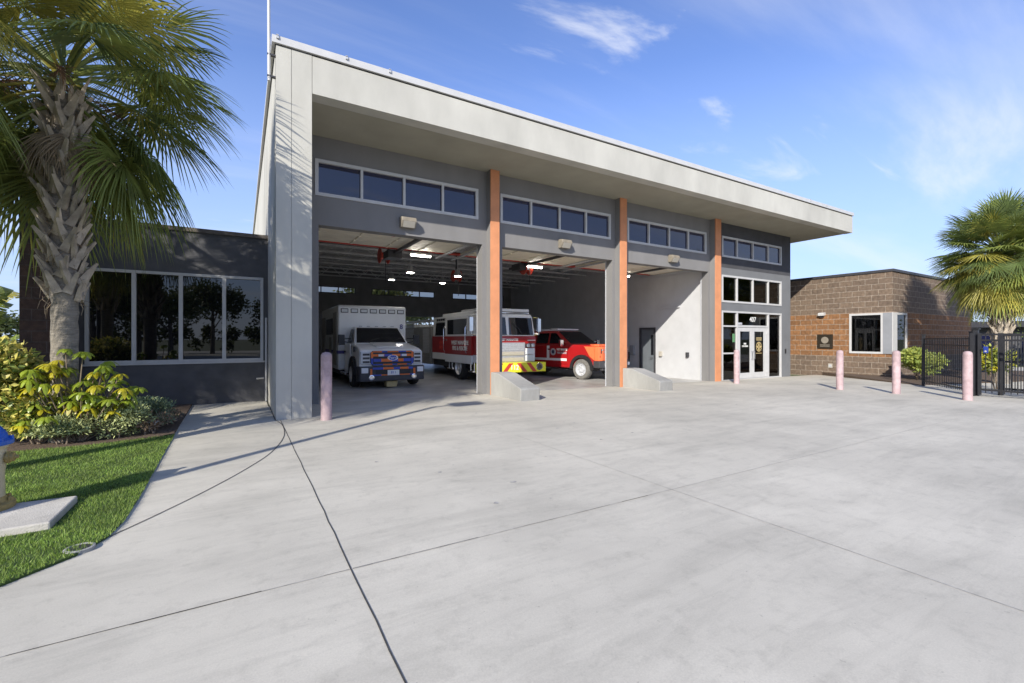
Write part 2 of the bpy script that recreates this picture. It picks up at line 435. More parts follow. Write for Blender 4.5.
def dashes(x0, x1, y, w, gap, vert, mi):
    t = x0
    while t < x1:
        l = rng.uniform(.25, 1.1); strip(p, [(y+rng.uniform(-.004,.004), t), (y+rng.uniform(-.004,.004), min(t+l, x1))] if vert else [(t, y+rng.uniform(-.004,.004)), (min(t+l, x1), y+rng.uniform(-.004,.004))], w*rng.uniform(.5,1.3), .004, mi)
        t += l + rng.uniform(0, gap)
strip(p, wob(-3.2, 3.7, 3.05, .003, 30, False), .0065, .0035, 2)
dashes(-3.2, .6, 3.05, .006, .5, False, 1)
dashes(.62, 3.7, 3.05, .005, 1.0, False, 1)
strip(p, wob(3.7, 12, 3.05, .004, 24, False), .0055, .0035, 2)
strip(p, wob(-6, 6, 3.70, .004, 40), .006, .0035, 2)
p.mi = 2
for _ in range(46):
    b_ = rng.choice(((3.7,9.5),(8.6,9.6),(13.4,9.7),(4.5,6.5),(9,6),(2.5,4.6))); cx, cy, rr_ = b_[0]+rng.gauss(0,.7), b_[1]+rng.gauss(0,1.0), rng.uniform(.008,.035)
    n0 = len(p.v)
    for k in range(9): a = k*.698; q_ = rr_*rng.uniform(.6,1.3); p.v.append((cx+q_*math.cos(a), cy+q_*math.sin(a)*.8, gh(cx,cy)+.0035))
    p.face(range(n0, n0+9))
p.mi = 0
struct('pavement', p, ['apron_concrete', 'joint_dark', 'joint_faint'])
fl = MB(); grid(fl, fr(1,22,1), fr(11.35,27.35,1), .0)
struct('garage_floor', fl, 'floor_garage')
yd = MB(); grid(yd, fr(0,26,2), [27.36,30,40,60], -.01); struct('rear_yard', yd, 'apron_concrete')

LAWN = [(-9,8.36),(-9,-5),(-8.2,-4.4),(-4.0,.62),(-1.25,3.92),(-.98,4.2),(-.87,4.45),(-.83,4.8),(-.83,5.4),(-.87,7),(-.9,8.62),(-1.25,8.52),(-1.7,8.40)]
lw = MB(); lw.prism(LAWN, 'z', -.05, .018)
struct('lawn', lw, 'lawn_soil')
bd = MB(); bd.prism([(-9,8.37),(-1.7,8.41),(-1.25,8.53),(-.905,8.63),(-.93,10.2),(-.96,12.38),(-9,12.38)], 'z', -.05, .03)
struct('planting_bed', bd, 'mulch')
bd = MB(); bd.prism([(20.45,6.2),(34,2.5),(34,8.24),(24.19,8.24),(24.19,11),(21,6.9)], 'z', -.4, gh(23,7)+.05)
struct('planting_strip', bd, 'mulch')
rd = MB(); grid(rd, [-90,-40,-5], [31,37], .01); struct('road', rd, 'apron_concrete')

def inpoly(x, y, poly):
    c = False; j = len(poly)-1
    for i in range(len(poly)):
        a, b = poly[i], poly[j]
        if (a[1] > y) != (b[1] > y) and x < (b[0]-a[0])*(y-a[1])/(b[1]-a[1])+a[0]: c = not c
        j = i
    return c
gr = MB(); cnt = 0
while cnt < 80000:
    x = rng.uniform(-3.3, -.82); y = rng.uniform(1.6, 8.75)
    if y > 6.3 and rng.random() < .35: continue
    if not inpoly(x, y, [(a+(.015 if a > -1.3 else 0), b) for a, b in LAWN]) or (x < -1.26 and 4.82 < y < 5.56): continue
    cnt += 1
    a = rng.uniform(0, 6.283); hgt = rng.uniform(.014, .036); w = rng.uniform(.002, .0042)
    dx, dy = math.cos(a), math.sin(a); lean = rng.uniform(.2, .9)*hgt; la = rng.uniform(0, 6.283)
    tx, ty = x+math.cos(la)*lean, y+math.sin(la)*lean
    gr.mi = 0 if rng.random() < .6 else 1
    gr.tri((x-dx*w, y-dy*w, .016), (x+dx*w, y+dy*w, .016), (tx, ty, .016+hgt))
tag(gr.build('grass', ['grass_a', 'grass_b']), 'short green turf grass left of the concrete walk', 'grass', kind='stuff')

# ------------------------------------------------------------------ fire station
YW = 11.30
fs = thing('fire_station', 'grey stucco fire station with three open vehicle bays and deep flat roof overhang', 'fire station', (.54, 9.38, 0))
# end pier and side wall
m = MB()
m.box(.54, .792, 9.38, 9.60, -.3, 6.93); m.box(.802, 1.15, 9.38, 9.60, -.3, 6.93); m.box(.56, 1.13, 9.392, 9.62, -.3, 6.92)
m.box(.54, 1.15, 9.60, 27.2, -.3, 6.93)
m.build('pier', 'stucco_pale', fs)
m = MB(); m.box(1.158, 23.32, 9.38, 9.70, 6.205, 6.92); m.build('fascia', 'stucco_pale', fs)
m = MB(); m.box(.53, 23.30, 9.395, 27.2, 6.931, 6.955); m.build('reveal', 'reveal_dark', fs)
m = MB(); m.box(.47, 23.36, 9.34, 27.25, 6.956, 7.09); m.build('coping', 'coping_metal', fs)
m = MB(); m.box(1.152, 23.315, 9.702, 27.2, 6.215, 6.925); m.build('roof', 'soffit_paint', fs)
for i, x in enumerate((.56, 1.78, 2.64, 19.6, 20.9)):
    m = MB(); m.box(x-.022, x+.022, 9.315, 9.339, 7.03, 7.075); m.box(x-.022, x+.022, 9.315, 9.36, 7.091, 7.10); m.build('coping_clip', 'badge_grey', fs)
# front wall
CL = [(1.45,5.67,4.83,5.68),(6.38,10.65,4.83,5.68),(11.42,15.72,4.83,5.68),(16.72,21.12,4.83,5.68)]
BAY = [(1.53,5.80),(6.45,10.74),(11.45,15.86)]
m = MB()
wall_holes(m, 1.152, 16.34, -.4, 6.212, [(a,b,-.5,4.15) for a,b in BAY]+CL[:3], YW, YW+.30)
m.build('front_wall', 'stucco_wall', fs)
m = MB(); wall_holes(m, 16.342, 21.9, 4.40, 6.212, [CL[3]], YW, YW+.3); m.build('upper_wall', 'stucco_charcoal', fs)
ST = (16.72, 21.12, -.33, 2.64); MW = (16.72, 21.12, 2.98, 4.10)
m = MB(); wall_holes(m, 16.342, 21.9, -.4, 4.398, [MW, ST], YW, YW+.28); m.build('entrance_wall', 'stucco_entrance', fs)
m = MB(); m.box(21.6, 21.895, YW+.301, 27.2, -.4, 6.212); m.build('side_wall', 'stucco_charcoal', fs)
for x0, x1 in ((5.94,6.21),(10.86,11.15),(15.96,16.30)):
    m = MB(); m.mi = 1; m.box(x0, x1, 11.075, YW-.001, -.4, 6.211); m.mi = 0; m.box(x0-.004, x1+.004, 11.04, 11.074, -.4, 6.213); m.build('pilaster', ['orange_paint', 'stucco_wall'], fs)
def window(parent, x0, x1, z0, z1, muls, glass, y=YW, fw=.075, mw=.06, rails=()):
    f = MB(); ya, yb = y-.025, y+.10
    f.box(x0, x1, ya, yb, z1-fw, z1); f.box(x0, x1, ya, yb, z0, z0+fw)
    f.box(x0, x0+fw, ya, yb, z0+fw, z1-fw); f.box(x1-fw, x1, ya, yb, z0+fw, z1-fw)
    for q in muls: f.box(q-mw/2, q+mw/2, ya+.003, yb, z0+fw, z1-fw)
    w = f.build('window', 'white_frame', parent)
    xs = [x0+fw] + [v for q in muls for v in (q-mw/2, q+mw/2)] + [x1-fw]
    for i in range(0, len(xs), 2):
        gm = MB(); gm.box(xs[i], xs[i+1], y+.045, y+.06, z0+fw, z1-fw); gm.build('pane', glass, w)
    return w
for (x0, x1, z0, z1) in CL[:3]:
    q = (x1-x0)/4; window(fs, x0, x1, z0, z1, [x0+q*k*1.0 for k in (1,2,3)], 'glass_sky')
x0, x1, z0, z1 = CL[3]; MUL = [17.76, 18.90, 20.07]
window(fs, x0, x1, z0, z1, MUL, 'glass_sky'); window(fs, *MW, MUL, 'glass_clear')
# storefront: sidelights, transom and a pair of doors
f = MB(); ya, yb = YW-.025, YW+.10; x0, x1, z0, z1 = ST; z0 = -.26
f.box(x0, x1, ya, yb, z1-.07, z1); f.box(x0, x1, ya, yb, z0-.05, z0+.06)
for a, b in ((x0, x0+.07), (x1-.07, x1), (17.72, 17.80), (20.03, 20.11)): f.box(a, b, ya+.002, yb-.002, z0+.06, z1-.07)
f.box(17.80, 20.03, ya+.004, yb-.004, 1.98, 2.06)
f.box(x0+.07, 17.72, ya+.004, yb-.004, .86, .92); f.box(x0+.07, 17.72, ya+.004, yb-.004, 1.98, 2.04)
sf = f.build('storefront', 'white_frame', fs)
for (a, b, c, d) in ((x0+.07,17.72,z0+.06,.86),(x0+.07,17.72,.92,1.98),(x0+.07,17.72,2.04,z1-.07),(17.80,20.03,2.06,z1-.07),(20.11,x1-.07,z0+.06,z1-.07)):
    q = MB(); q.box(a, b, YW+.045, YW+.06, c, d); q.build('pane', 'glass_clear', sf)
for a, b in ((17.83, 18.84), (18.86, 19.87)):
    d = MB(); st = .15
    d.box(a, b, YW, YW+.05, 1.80, 1.965); d.box(a, b, YW, YW+.05, z0+.07, z0+.30)
    d.box(a, a+st, YW, YW+.05, z0+.30, 1.80); d.box(b-st, b, YW, YW+.05, z0+.30, 1.80)
    dd = d.build('door', 'white_frame', fs)
    q = MB(); q.box(a+st, b-st, YW+.02, YW+.03, z0+.30, 1.80); q.build('pane', 'glass_clear', dd)
    h = MB(); hx = b-.07 if a < 18 else a+.07
    h.tube([(hx, YW-.005, .62), (hx, YW-.07, .62), (hx, YW-.07, .95), (hx, YW-.005, .95)], .014, 8); h.build('handle', 'chrome', dd, smooth=True)
d = MB(); d.box(19.875, 20.025, YW-.01, YW+.05, z0+.07, 1.965)
for zz in (.0, .85, 1.7): d.box(19.93, 19.96, YW-.03, YW-.011, zz, zz+.12)
d.build('door_jamb', 'white_frame', fs)
text('address_number', '407', .30, (18.95, YW+.035, 2.31), (1,0,0), 'letter_white', fs, squash=1.05, ext=.003)
text('door_lettering', 'FIRE\nSTATION', .10, (18.34, YW+.008, 1.22), (1,0,0), 'letter_white', fs)
# decal on the right leaf
q = MB(); A = Matrix.Rotation(R(90),3,'X')
for k in range(16):
    a = k*math.pi/8; q.cbox((19.37+.19*math.cos(a), YW+.012, 1.14+.19*math.sin(a)), (.05,.006,.05), Matrix.Rotation(-a,3,'Y'))
for k in range(4):
    a = k*math.pi/2; q.cbox((19.37+.09*math.cos(a), YW+.012, 1.14+.09*math.sin(a)), (.11,.006,.09), Matrix.Rotation(-a,3,'Y'))
for k in range(3): q.box(19.17, 19.57, YW+.008, YW+.014, 1.42+.05*k, 1.445+.05*k)
q.box(19.14, 19.60, YW+.008, YW+.014, .85, .87)
q.build('door_decal', 'tan_box', fs)
q = MB(); q.box(17.50, 17.66, YW+.03, YW+.04, 1.35, 1.70); q.build('window_notice', 'sign_green', fs)
q = MB(); q.box(17.86, 18.12, YW+.0, YW+.04, 2.08, 2.17); q.box(17.93,18.05,YW-.02,YW,2.09,2.14); q.build('door_closer', 'badge_grey', fs)
q = MB(); q.box(21.42, 21.50, YW-.03, YW-.001, .82, 1.02); q.build('call_box', 'black_plastic', fs)
# lobby
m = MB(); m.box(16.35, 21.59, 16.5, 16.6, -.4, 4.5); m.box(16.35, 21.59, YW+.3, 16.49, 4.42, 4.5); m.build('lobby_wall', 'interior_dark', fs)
# interior partition between bay three and the lobby, with a personnel door
m = MB(); wall_holes(m, YW+.302, 27.0, -.4, 6.21, [(14.12, 14.97, -.35, 1.95)], 16.0, 16.18, axis='y'); m.build('partition_wall', 'white_wall', fs)
d = MB(); d.box(16.03, 16.08, 14.16, 14.93, -.33, 1.92); dd = d.build('personnel_door', 'door_grey', fs)
q = MB(); q.box(16.015, 16.03, 14.22, 14.36, .75, 1.65); q.build('vision_panel', 'glass_car', dd)
q = MB(); wall_holes(q, 14.07, 15.02, -.36, 2.0, [(14.16,14.93,-.4,1.92)], 15.97, 16.10, axis='y'); q.build('frame', 'metal_dark', dd)
q = MB(); q.tube([(16.0,14.24,.62),(15.93,14.24,.62),(15.93,14.36,.62)], .012, 6); q.build('handle', 'chrome', dd)
# wall fittings on the partition
for nm, (y, z, sy, sz, mt) in {'keypad': (13.75,.82,.14,.22,'lamp_lens'), 'outlet': (12.35,.82,.12,.2,'metal_dark'), 'wall_box': (15.45,.95,.25,.45,'interior_grey'), 'extinguisher_box': (15.75,.55,.2,.6,'metal_dark')}.items():
    q = MB(); q.box(15.90, 15.999, y-sy/2, y+sy/2, z-sz/2, z+sz/2); q.build(nm, mt, fs, bevel=.01)
q = MB(); q.box(15.93, 15.999, 12.75, 14.0, 2.82, 2.90); q.build('wall_conduit', 'white_wall', fs)
# rear wall of the bays with a strip of windows and one raised rear door
m = MB(); RW = [(1.9,5.6,4.05,4.42),(6.5,10.4,4.05,4.42),(11.6,15.4,4.05,4.42)]
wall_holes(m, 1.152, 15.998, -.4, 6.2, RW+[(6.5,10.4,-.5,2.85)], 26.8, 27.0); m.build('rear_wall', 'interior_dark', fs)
for a, b, c, d in RW:
    f = MB(); wall_holes(f, a, b, c, d, [(a+.05+k*(b-a-.05)/4, a+(k+1)*(b-a-.05)/4, c+.04, d-.04) for k in range(4)], 26.79, 26.86); w = f.build('rear_window', 'metal_dark', fs)
    q = MB(); q.box(a+.05, b-.05, 26.86, 26.87, c+.04, d-.04); q.build('pane', 'glass_clear', w)
for a, b in ((1.6,5.6),(11.5,15.5)):
    q = MB(); 
    for k in range(5): q.box(a, b, 26.74, 26.79, -.2+k*.62, .41+k*.62)
    q.build('rear_door', 'interior_grey', fs)
# ceiling deck, joists, pipes
m = MB(); m.box(1.152, 15.998, YW+.302, 26.8, 5.55, 5.60)
for k in range(70): m.box(1.16, 15.99, YW+.4+k*.215, YW+.47+k*.215, 5.51, 5.549)
m.build('ceiling_deck', 'deck_metal', fs)
first = None
for k in range(9):
    y = 14.7+k*1.4
    if first is None:
        m = MB(); m.box(1.16, 15.99, y-.06, y+.06, 5.42, 5.50); m.box(1.16, 15.99, y-.05, y+.05, 4.88, 4.94)
        n = 30
        for i in range(n):
            xa = 1.2+i*14.7/n; xb = xa+14.7/n
            m.tube([(xa, y, 4.94 if i % 2 else 5.42), (xb, y, 5.42 if i % 2 else 4.94)], .017, 5)
        first = m.build('roof_joist', 'joist_steel', fs)
    else:
        c = first.copy(); COL.objects.link(c); c.location = (0, 1.4*k, 0)
m = MB(); m.tube([(1.2,14.35,4.42),(15.9,14.35,4.42)], .055, 8)
for x in (3.0, 8.3, 13.2): m.tube([(x,14.35,4.42),(x+.3,13.2,4.40),(x+1.1,11.75,4.36)], .028, 6); m.tube([(x,14.35,4.42),(x,14.35,5.5)],.02,6)
m.build('sprinkler_pipe', 'red_pipe', fs, smooth=True)
for a, b in BAY:
    d = MB()
    for k in range(4): d.box(a-.05, b+.05, YW+.34+k*.62, YW+.94+k*.62, 4.36, 4.41); d.mi = 0
    for k in range(4):
        for i in range(4): d.box(a+.2+i*1.05, a+.26+i*1.05, YW+.40+k*.62, YW+.88+k*.62, 4.335, 4.36)
    dd = d.build('overhead_door', 'cream_door', fs)
    r = MB(); cx = (a+b)/2+.55
    r.box(cx-.05, cx+.05, YW+.35, 15.4, 4.22, 4.30); r.box(cx-.22, cx+.22, 14.3, 14.9, 4.10, 4.34); r.build('door_opener', 'metal_dark', dd)
    for xx in (a-.03, min(b+.03, 15.95)):
        r = MB(); r.box(xx-.025, xx+.025, YW+.31, YW+.36, -.25, 4.34); r.box(xx-.025, xx+.025, YW+.36, 14.9, 4.28, 4.34); r.build('door_track', 'badge_grey', dd)
# office wing
wg = thing('office_wing', 'low charcoal stucco office wing with a row of four tall dark windows', 'building', (-2.95, 12.4, 0))
WW = (-2.76, .44, .97, 2.96)
m = MB(); wall_holes(m, -2.95, .538, -.2, 3.90, [WW], 12.40, 12.65); m.build('wall', 'stucco_wing', wg)
m = MB(); m.box(-2.95, .538, 12.651, 20, -.2, 3.88); m.build('roof_block', 'stucco_wing', wg)
m = MB(); m.box(-2.95, .538, 12.36, 20.02, 3.901, 3.99); m.build('coping', 'bark_grey', wg)
window(wg, *WW, [-1.98, -1.17, -.355], 'glass_dark', 12.40, .06, .075)
m = MB(); m.box(-2.80, .47, 12.355, 12.399, .93, .968); m.build('sill', 'white_frame', wg)
m = MB(); m.tube([(.50, 12.35, 0), (.50, 12.35, 2.0)], .025, 8); m.tube([(.44,12.32,.55),(.30,12.25,.55)], .02, 6); m.build('hose_tap', 'white_frame', wg, smooth=True)
bp = MB(); bp.box(-3.54, -2.952, 11.85, 14.5, -.2, 4.42)
bp.mi = 1; bp.box(-3.56, -2.93, 11.83, 14.52, 4.421, 4.46)
tag(bp.build('brick_pillar', ['block_pillar', 'metal_dark'], origin=(-3.32, 12.2, 0)), 'dark brown block pillar standing behind the palm trunk at the end of the office wing', 'pillar')

# brick annex
ax = thing('brick_annex', 'single storey brown block annex with an orange band and corner window', 'building', (24.2, 8.25, -.33))
m = MB(); wall_holes(m, 8.25, 22, -.5, 4.42, [(8.2, 9.86, .82, 2.64)], 24.2, 24.5, axis='y')
wall_holes(m, 24.501, 34.5, -.5, 4.42, [(24.4, 25.7, .82, 2.64)], 8.25, 8.5)
m.box(34.2, 34.5, 8.501, 22, -.5, 4.42); m.build('wall', 'block_brown', ax)
m = MB(); m.box(24.15, 34.55, 8.20, 22.05, 4.421, 4.53); m.build('coping', 'metal_dark', ax)
f = MB()
wall_holes(f, 8.322, 9.86, .82, 2.64, [(8.66, 9.78, .91, 2.55)], 24.17, 24.27, axis='y')
wall_holes(f, 24.172, 25.7, .82, 2.64, [(24.62, 25.62, .91, 2.55)], 8.22, 8.32)
w = f.build('corner_window', 'white_frame', ax)
q = MB(); q.box(24.155, 24.169, 8.25, 8.57, .83, 2.63); q.build('corner_panel', 'interior_grey', w)
q = MB(); q.box(24.22, 24.235, 8.66, 9.78, .91, 2.55); q.build('pane', 'glass_clear', w)
q = MB(); q.box(24.62, 25.62, 8.27, 8.285, .91, 2.55); q.build('pane', 'glass_clear', w)
q = MB()
for (ya, yb) in ((8.95,9.30),(9.36,9.80)):
    n = 16; pr = []
    for i in range(n+1): pr.append((24.42+.03*math.sin(i*1.9), ya+(yb-ya)*i/n))
    for i in range(n): q.quad((*pr[i], .86), (*pr[i+1], .86), (*pr[i+1], 2.6), (*pr[i], 2.6))
q.build('curtain', 'curtain', ax)
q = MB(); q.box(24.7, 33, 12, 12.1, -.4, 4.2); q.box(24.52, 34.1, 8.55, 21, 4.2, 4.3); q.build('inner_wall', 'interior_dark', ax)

def small(name, label, cat, mb, m, origin, group=None, **k):
    return tag(mb.build(name, m, origin=origin, **k), label, cat, group)
q = MB(); q.box(24.15, 24.199, 10.54, 11.20, 1.02, 1.70); q.mi = 1
q.lathe([(.16,0),(.16,.012),(.13,.016)], (24.15, 10.87, 1.42), 20, Matrix.Rotation(R(-90),3,'Y'))
for k in range(4): q.box(24.142, 24.15, 10.66, 11.08, 1.10+k*.035, 1.115+k*.035)
small('wall_plaque', 'dark bronze plaque with a round seal on the orange block band', 'plaque', q, ['bronze', 'lamp_tan'], (24.2, 10.87, 1.4))
q = MB(); q.box(24.10, 24.199, 10.92, 11.08, 2.52, 2.62); q.mi = 1; q.prism([(24.199,2.625),(24.02,2.60),(24.02,2.68),(24.07,2.74),(24.199,2.76)], 'y', 10.86, 11.12)
small('wall_lamp', 'small white shaded lamp above the bronze plaque on the brown annex', 'lamp', q, ['metal_dark', 'white_frame'], (24.2, 10.9, 2.5))
q = MB(); q.box(24.17, 24.199, 10.56, 10.74, .10, .30); q.mi = 1; q.box(24.16, 24.17, 10.60, 10.70, .15, .25)
small('outlet_cover', 'pale square outlet cover low on the annex blocks below the plaque', 'outlet cover', q, ['lamp_lens', 'badge_grey'], (24.2, 10.65, .2))
# flood lamps over the bays
for (x, lb) in ((3.63, 'tan wall light over the ambulance bay'), (8.65, 'tan wall light over the middle bay with the fire engine'), (13.70, 'tan wall light over the right hand bay with the white wall')):
    t = thing('wall_light', lb, 'wall light', (x, YW, 4.45), 'wall lights over the bay doors')
    q = MB(); q.prism([(-.001,-.13),(-.14,-.13),(-.24,.02),(-.20,.12),(-.001,.15)], 'x', -.19, .19); q.build('housing', 'lamp_tan', t, local=True, bevel=.012)
    q = MB(); q.prism([(-.145,-.125),(-.15,-.13),(-.242,.01),(-.236,.012)], 'x', -.15, .15); q.build('lens', 'lamp_lens', t, local=True)
# roof mast
q = MB(); q.tube([(.43, 9.47, 6.28), (.425, 9.46, 7.6), (.42, 9.45, 9.4)], [.03,.027,.02], 10); q.mi = 1
for zz in (6.35, 6.75): q.box(.40, .54, 9.44, 9.50, zz, zz+.03)
small('roof_mast', 'thin white mast fixed to the left roof corner of the station', 'mast', q, ['white_frame', 'metal_dark'], (.43, 9.47, 6.28), smooth=True)

# pendant lamps and hose reels in the bays
def pendant(x, y, z, lb):
    t = thing('pendant_lamp', lb, 'lamp', (x, y, z), 'high bay lamps under the joists')
    q = MB(); q.lathe([(.06,.30),(.09,.26),(.10,.20),(.20,.02),(.21,0),(.19,0)], (0,0,0), 20); q.tube([(0,0,.3),(0,0,5.45-z)], .012, 6); q.build('shade', 'aluminium', t, local=True, smooth=True)
    q = MB(); q.lathe([(.125,-.012),(.14,.005)], (0,0,0), 20); q.build('diffuser', 'lamp_glow', t, local=True)
pendant(5.6, 17.0, 4.05, 'high bay lamp over the ambulance, nearest to the door'); pendant(5.9, 20.6, 4.2, 'high bay lamp behind the ambulance roof')
pendant(8.4, 20.6, 4.2, 'high bay lamp between the ambulance and the fire engine'); pendant(7.6, 17.0, 4.05, 'high bay lamp beside the pillar of the first bay')
for (x, y, z, lb) in ((4.2, 15.6, 4.35, 'dark red hose reel hanging left above the ambulance'), (8.25, 18.6, 4.3, 'dark hose reel hanging above the fire engine'), (9.35,14.5,4.2,'red hose reel hanging in the middle bay')):
    t = thing('hose_reel', lb, 'hose reel', (x, y, z), 'hose reels under the ceiling')
    q = MB(); q.lathe([(.10,-.16),(.26,-.16),(.26,-.13),(.12,-.12),(.12,.12),(.26,.13),(.26,.16),(.10,.16)], (0,0,0), 20, Matrix.Rotation(R(90),3,'Y')); q.build('reel', 'red_pipe', t, local=True, smooth=True)
    q = MB(); q.box(-.03,.03,-.03,.03,.26,5.45-z); q.tube([(0,-.22,0),(0,-.22,-.9)],.012,6); q.build('bracket', 'metal_dark', t, local=True)

for (x, lb) in ((5.05, 'white tube light at the end of the raised door over the ambulance'), (9.55, 'white tube light at the end of the raised door of the middle bay'), (14.2, 'white tube light at the end of the raised door of the right bay')):
    t = thing('tube_light', lb, 'tube light', (x, 14.25, 4.22), 'tube lights behind the raised doors')
    q = MB(); q.box(-.36,.36,-.05,.05,.03,.09); q.box(-.3,-.27,-.01,.01,.09,1.28); q.box(.27,.3,-.01,.01,.09,1.28); q.build('fixture', 'white_frame', t, local=True)
    q = MB(); q.tube([(-.33,0,0),(.33,0,0)], .028, 10); q.build('tube', 'lamp_glow', t, local=True, smooth=True)
# flags in the lobby
def flag(name, lb, x, y, stripes):
    t = thing(name, lb, 'flag', (x, y, -.25), 'flags in the lobby')
    q = MB(); q.tube([(0,0,0),(0,0,2.0)], .014, 8); q.lathe([(.15,0),(.15,.03),(.03,.06)], (0,0,0), 16); q.lathe([(.0,2.0),(.03,2.03),(.0,2.1)], (0,0,0), 8); q.build('pole', 'tan_box', t, local=True)
    c = MB(); nu, nv = 14, 13
    def S(i, j):
        u = i/nu; v = j/nv
        return (.02+.30*u*(.55+.45*v)+.03*math.sin(9*u+3*v), .05*math.sin(14*u), 1.95-.25*u*u-1.35*v*(1-.15*u))
    for i in range(nu):
        for j in range(nv):
            c.mi = stripes(i/nu, j/nv, i, j); c.quad(S(i,j), S(i+1,j), S(i+1,j+1), S(i,j+1))
    c.build('cloth', ['flag_red','flag_white','flag_blue','flag_green'], t, local=True, smooth=True)
flag('flag', 'red and white striped flag behind the left sidelight of the entrance', 17.50, 11.78, lambda u, v, i, j: 2 if (v < .35 and u < .5) else (i % 4)//2)
flag('flag', 'pale flag with green patch behind the right sidelight of the entrance', 20.85, 11.78, lambda u, v, i, j: 0 if abs(u-v) < .08 else (3 if .5 < v < .75 and .3 < u < .7 else 1))

# ------------------------------------------------------------------ bollards, blocks
def bollard_mesh():
    q = MB(); q.lathe([(.105,-.06),(.105,0),(.098,.02),(.098,1.17),(.092,1.215),(.07,1.245),(.035,1.26),(.0,1.263)], (0,0,0), 28); return q
b0 = None
for (x, y, lb) in ((1.35, 8.98, 'faded pink bollard beside the left pier in front of the ambulance'), (15.85, 10.1, 'faded pink bollard in front of the entrance doors'),
                   (16.4, 6.95, 'faded pink bollard in front of the bronze plaque wall'), (16.4, 5.5, 'faded pink bollard in front of the annex corner window'), (16.02, 3.9, 'faded pink bollard beside the black gate, rightmost of the row')):
    if b0 is None:
        o = b0 = bollard_mesh().build('bollard', 'bollard_pink', smooth=True, origin=(0,0,0)); tag(o, lb, 'bollard', 'pink bollards on the apron')
        o.location = (x, y, gh(x, y))
    else:
        o = dup(b0, (x, y, gh(x, y)), rotz=rng.uniform(0, 6), label=lb)
for (x, lb) in ((5.93, 'grey concrete wedge block at the foot of the first orange pilaster'), (10.95, 'grey concrete wedge block at the foot of the second orange pilaster')):
    q = MB(); z = gh(x, 10.3)
    q.prism([(11.035,z-.1),(9.48,z-.1),(9.46,z+.30),(9.52,z+.33),(10.62,z+.62),(11.035,z+.63)], 'x', x, x+.58)
    small('concrete_block', lb, 'concrete block', q, 'block_concrete', (x+.29, 10.3, z), bevel=.02, group='concrete blocks between the bays')

# ------------------------------------------------------------------ wheels and vehicles (local: x right, y back from the nose, z up; nose looks to -Y)
def wheel(parent, x, y, r, w, tyre='rubber', rim='aluminium', side=-1):
    A = Matrix.Rotation(R(90)*side, 3, 'Y')
    q = MB(); q.lathe([(r*.60,-w*.3),(r*.62,-w/2),(r*.9,-w/2),(r*.98,-w*.36),(r,-w*.2),(r,w*.2),(r*.98,w*.36),(r*.9,w/2),(r*.62,w/2),(r*.60,w*.2)], (x, y, r), 32, A)
    q.f = q.f[:-2]; q.m = q.m[:-2]
    t = q.build('wheel', tyre, parent, local=True, smooth=True)
    q = MB(); q.lathe([(.02,w*.30),(r*.16,w*.34),(r*.18,w*.42),(r*.30,w*.38),(r*.34,w*.26),(r*.52,w*.30),(r*.6,w*.5),(r*.62,w*.5),(r*.62,w*.1)], (x, y, r), 20, A)
    for k in range(8):
        a = k*math.pi/4; c = A @ Vector((r*.42*math.cos(a), r*.42*math.sin(a), w*.30)); q.cbox(Vector((x, y, r))+c, (.03,.05,.05))
    q.build('rim', rim, t, local=True, smooth=True)
    return t
def arch(parent, x, y, r, depth=.05, m='black_plastic', ro=1.12):
    """dark wheel arch lining ring and well proud of the body side"""
    q = MB(); s = 1 if x > 0 else -1; pts = []
    for k in range(13):
        a = math.pi*k/12; pts.append((y+math.cos(a)*r*ro, r*.95+math.sin(a)*r*ro))
    for a in range(12):
        (y0, z0), (y1, z1) = pts[a], pts[a+1]; f = 1.015/ro
        i0, i1 = (y+(y0-y)*f, r*.95+(z0-r*.95)*f), (y+(y1-y)*f, r*.95+(z1-r*.95)*f)
        q.prism([(y0,z0),(y1,z1),i1,i0], 'x', x-.02*s, x+depth*s)
    q.build('wheel_arch', m, parent, local=True)
def mirror(parent, x, y, z, s, m='black_plastic', h=.34, face='chrome'):
    q = MB(); q.tube([(x,y,z-.05),(x+.25*s,y-.05,z)], .02, 6); q.tube([(x,y,z+.1),(x+.25*s,y-.05,z+.1)], .02, 6); q.cbox((x+.33*s,y-.06,z+.06), (.20,.10,h)); o = q.build('mirror', m, parent, local=True, bevel=.02)
    q = MB(); q.cbox((x+.33*s,y-.005,z+.06), (.16,.01,h-.06)); q.build('mirror_glass', face, o, local=True)
def body(profile, hw, top=None):
    """side profile (y,z) extruded across x; top = (z0, z1, hw1) narrows linearly above z0"""
    q = MB(); n = len(profile)
    def W(z):
        if top and z > top[0]: return hw+(top[2]-hw)*(z-top[0])/(top[1]-top[0])
        return hw
    q.v = [(-W(z), y, z) for y, z in profile]+[(W(z), y, z) for y, z in profile]
    q.face(list(range(n))); q.face([n+i for i in range(n)][::-1])
    for i in range(n):
        j = (i+1) % n; q.face((j, i, n+i, n+j))
    return q

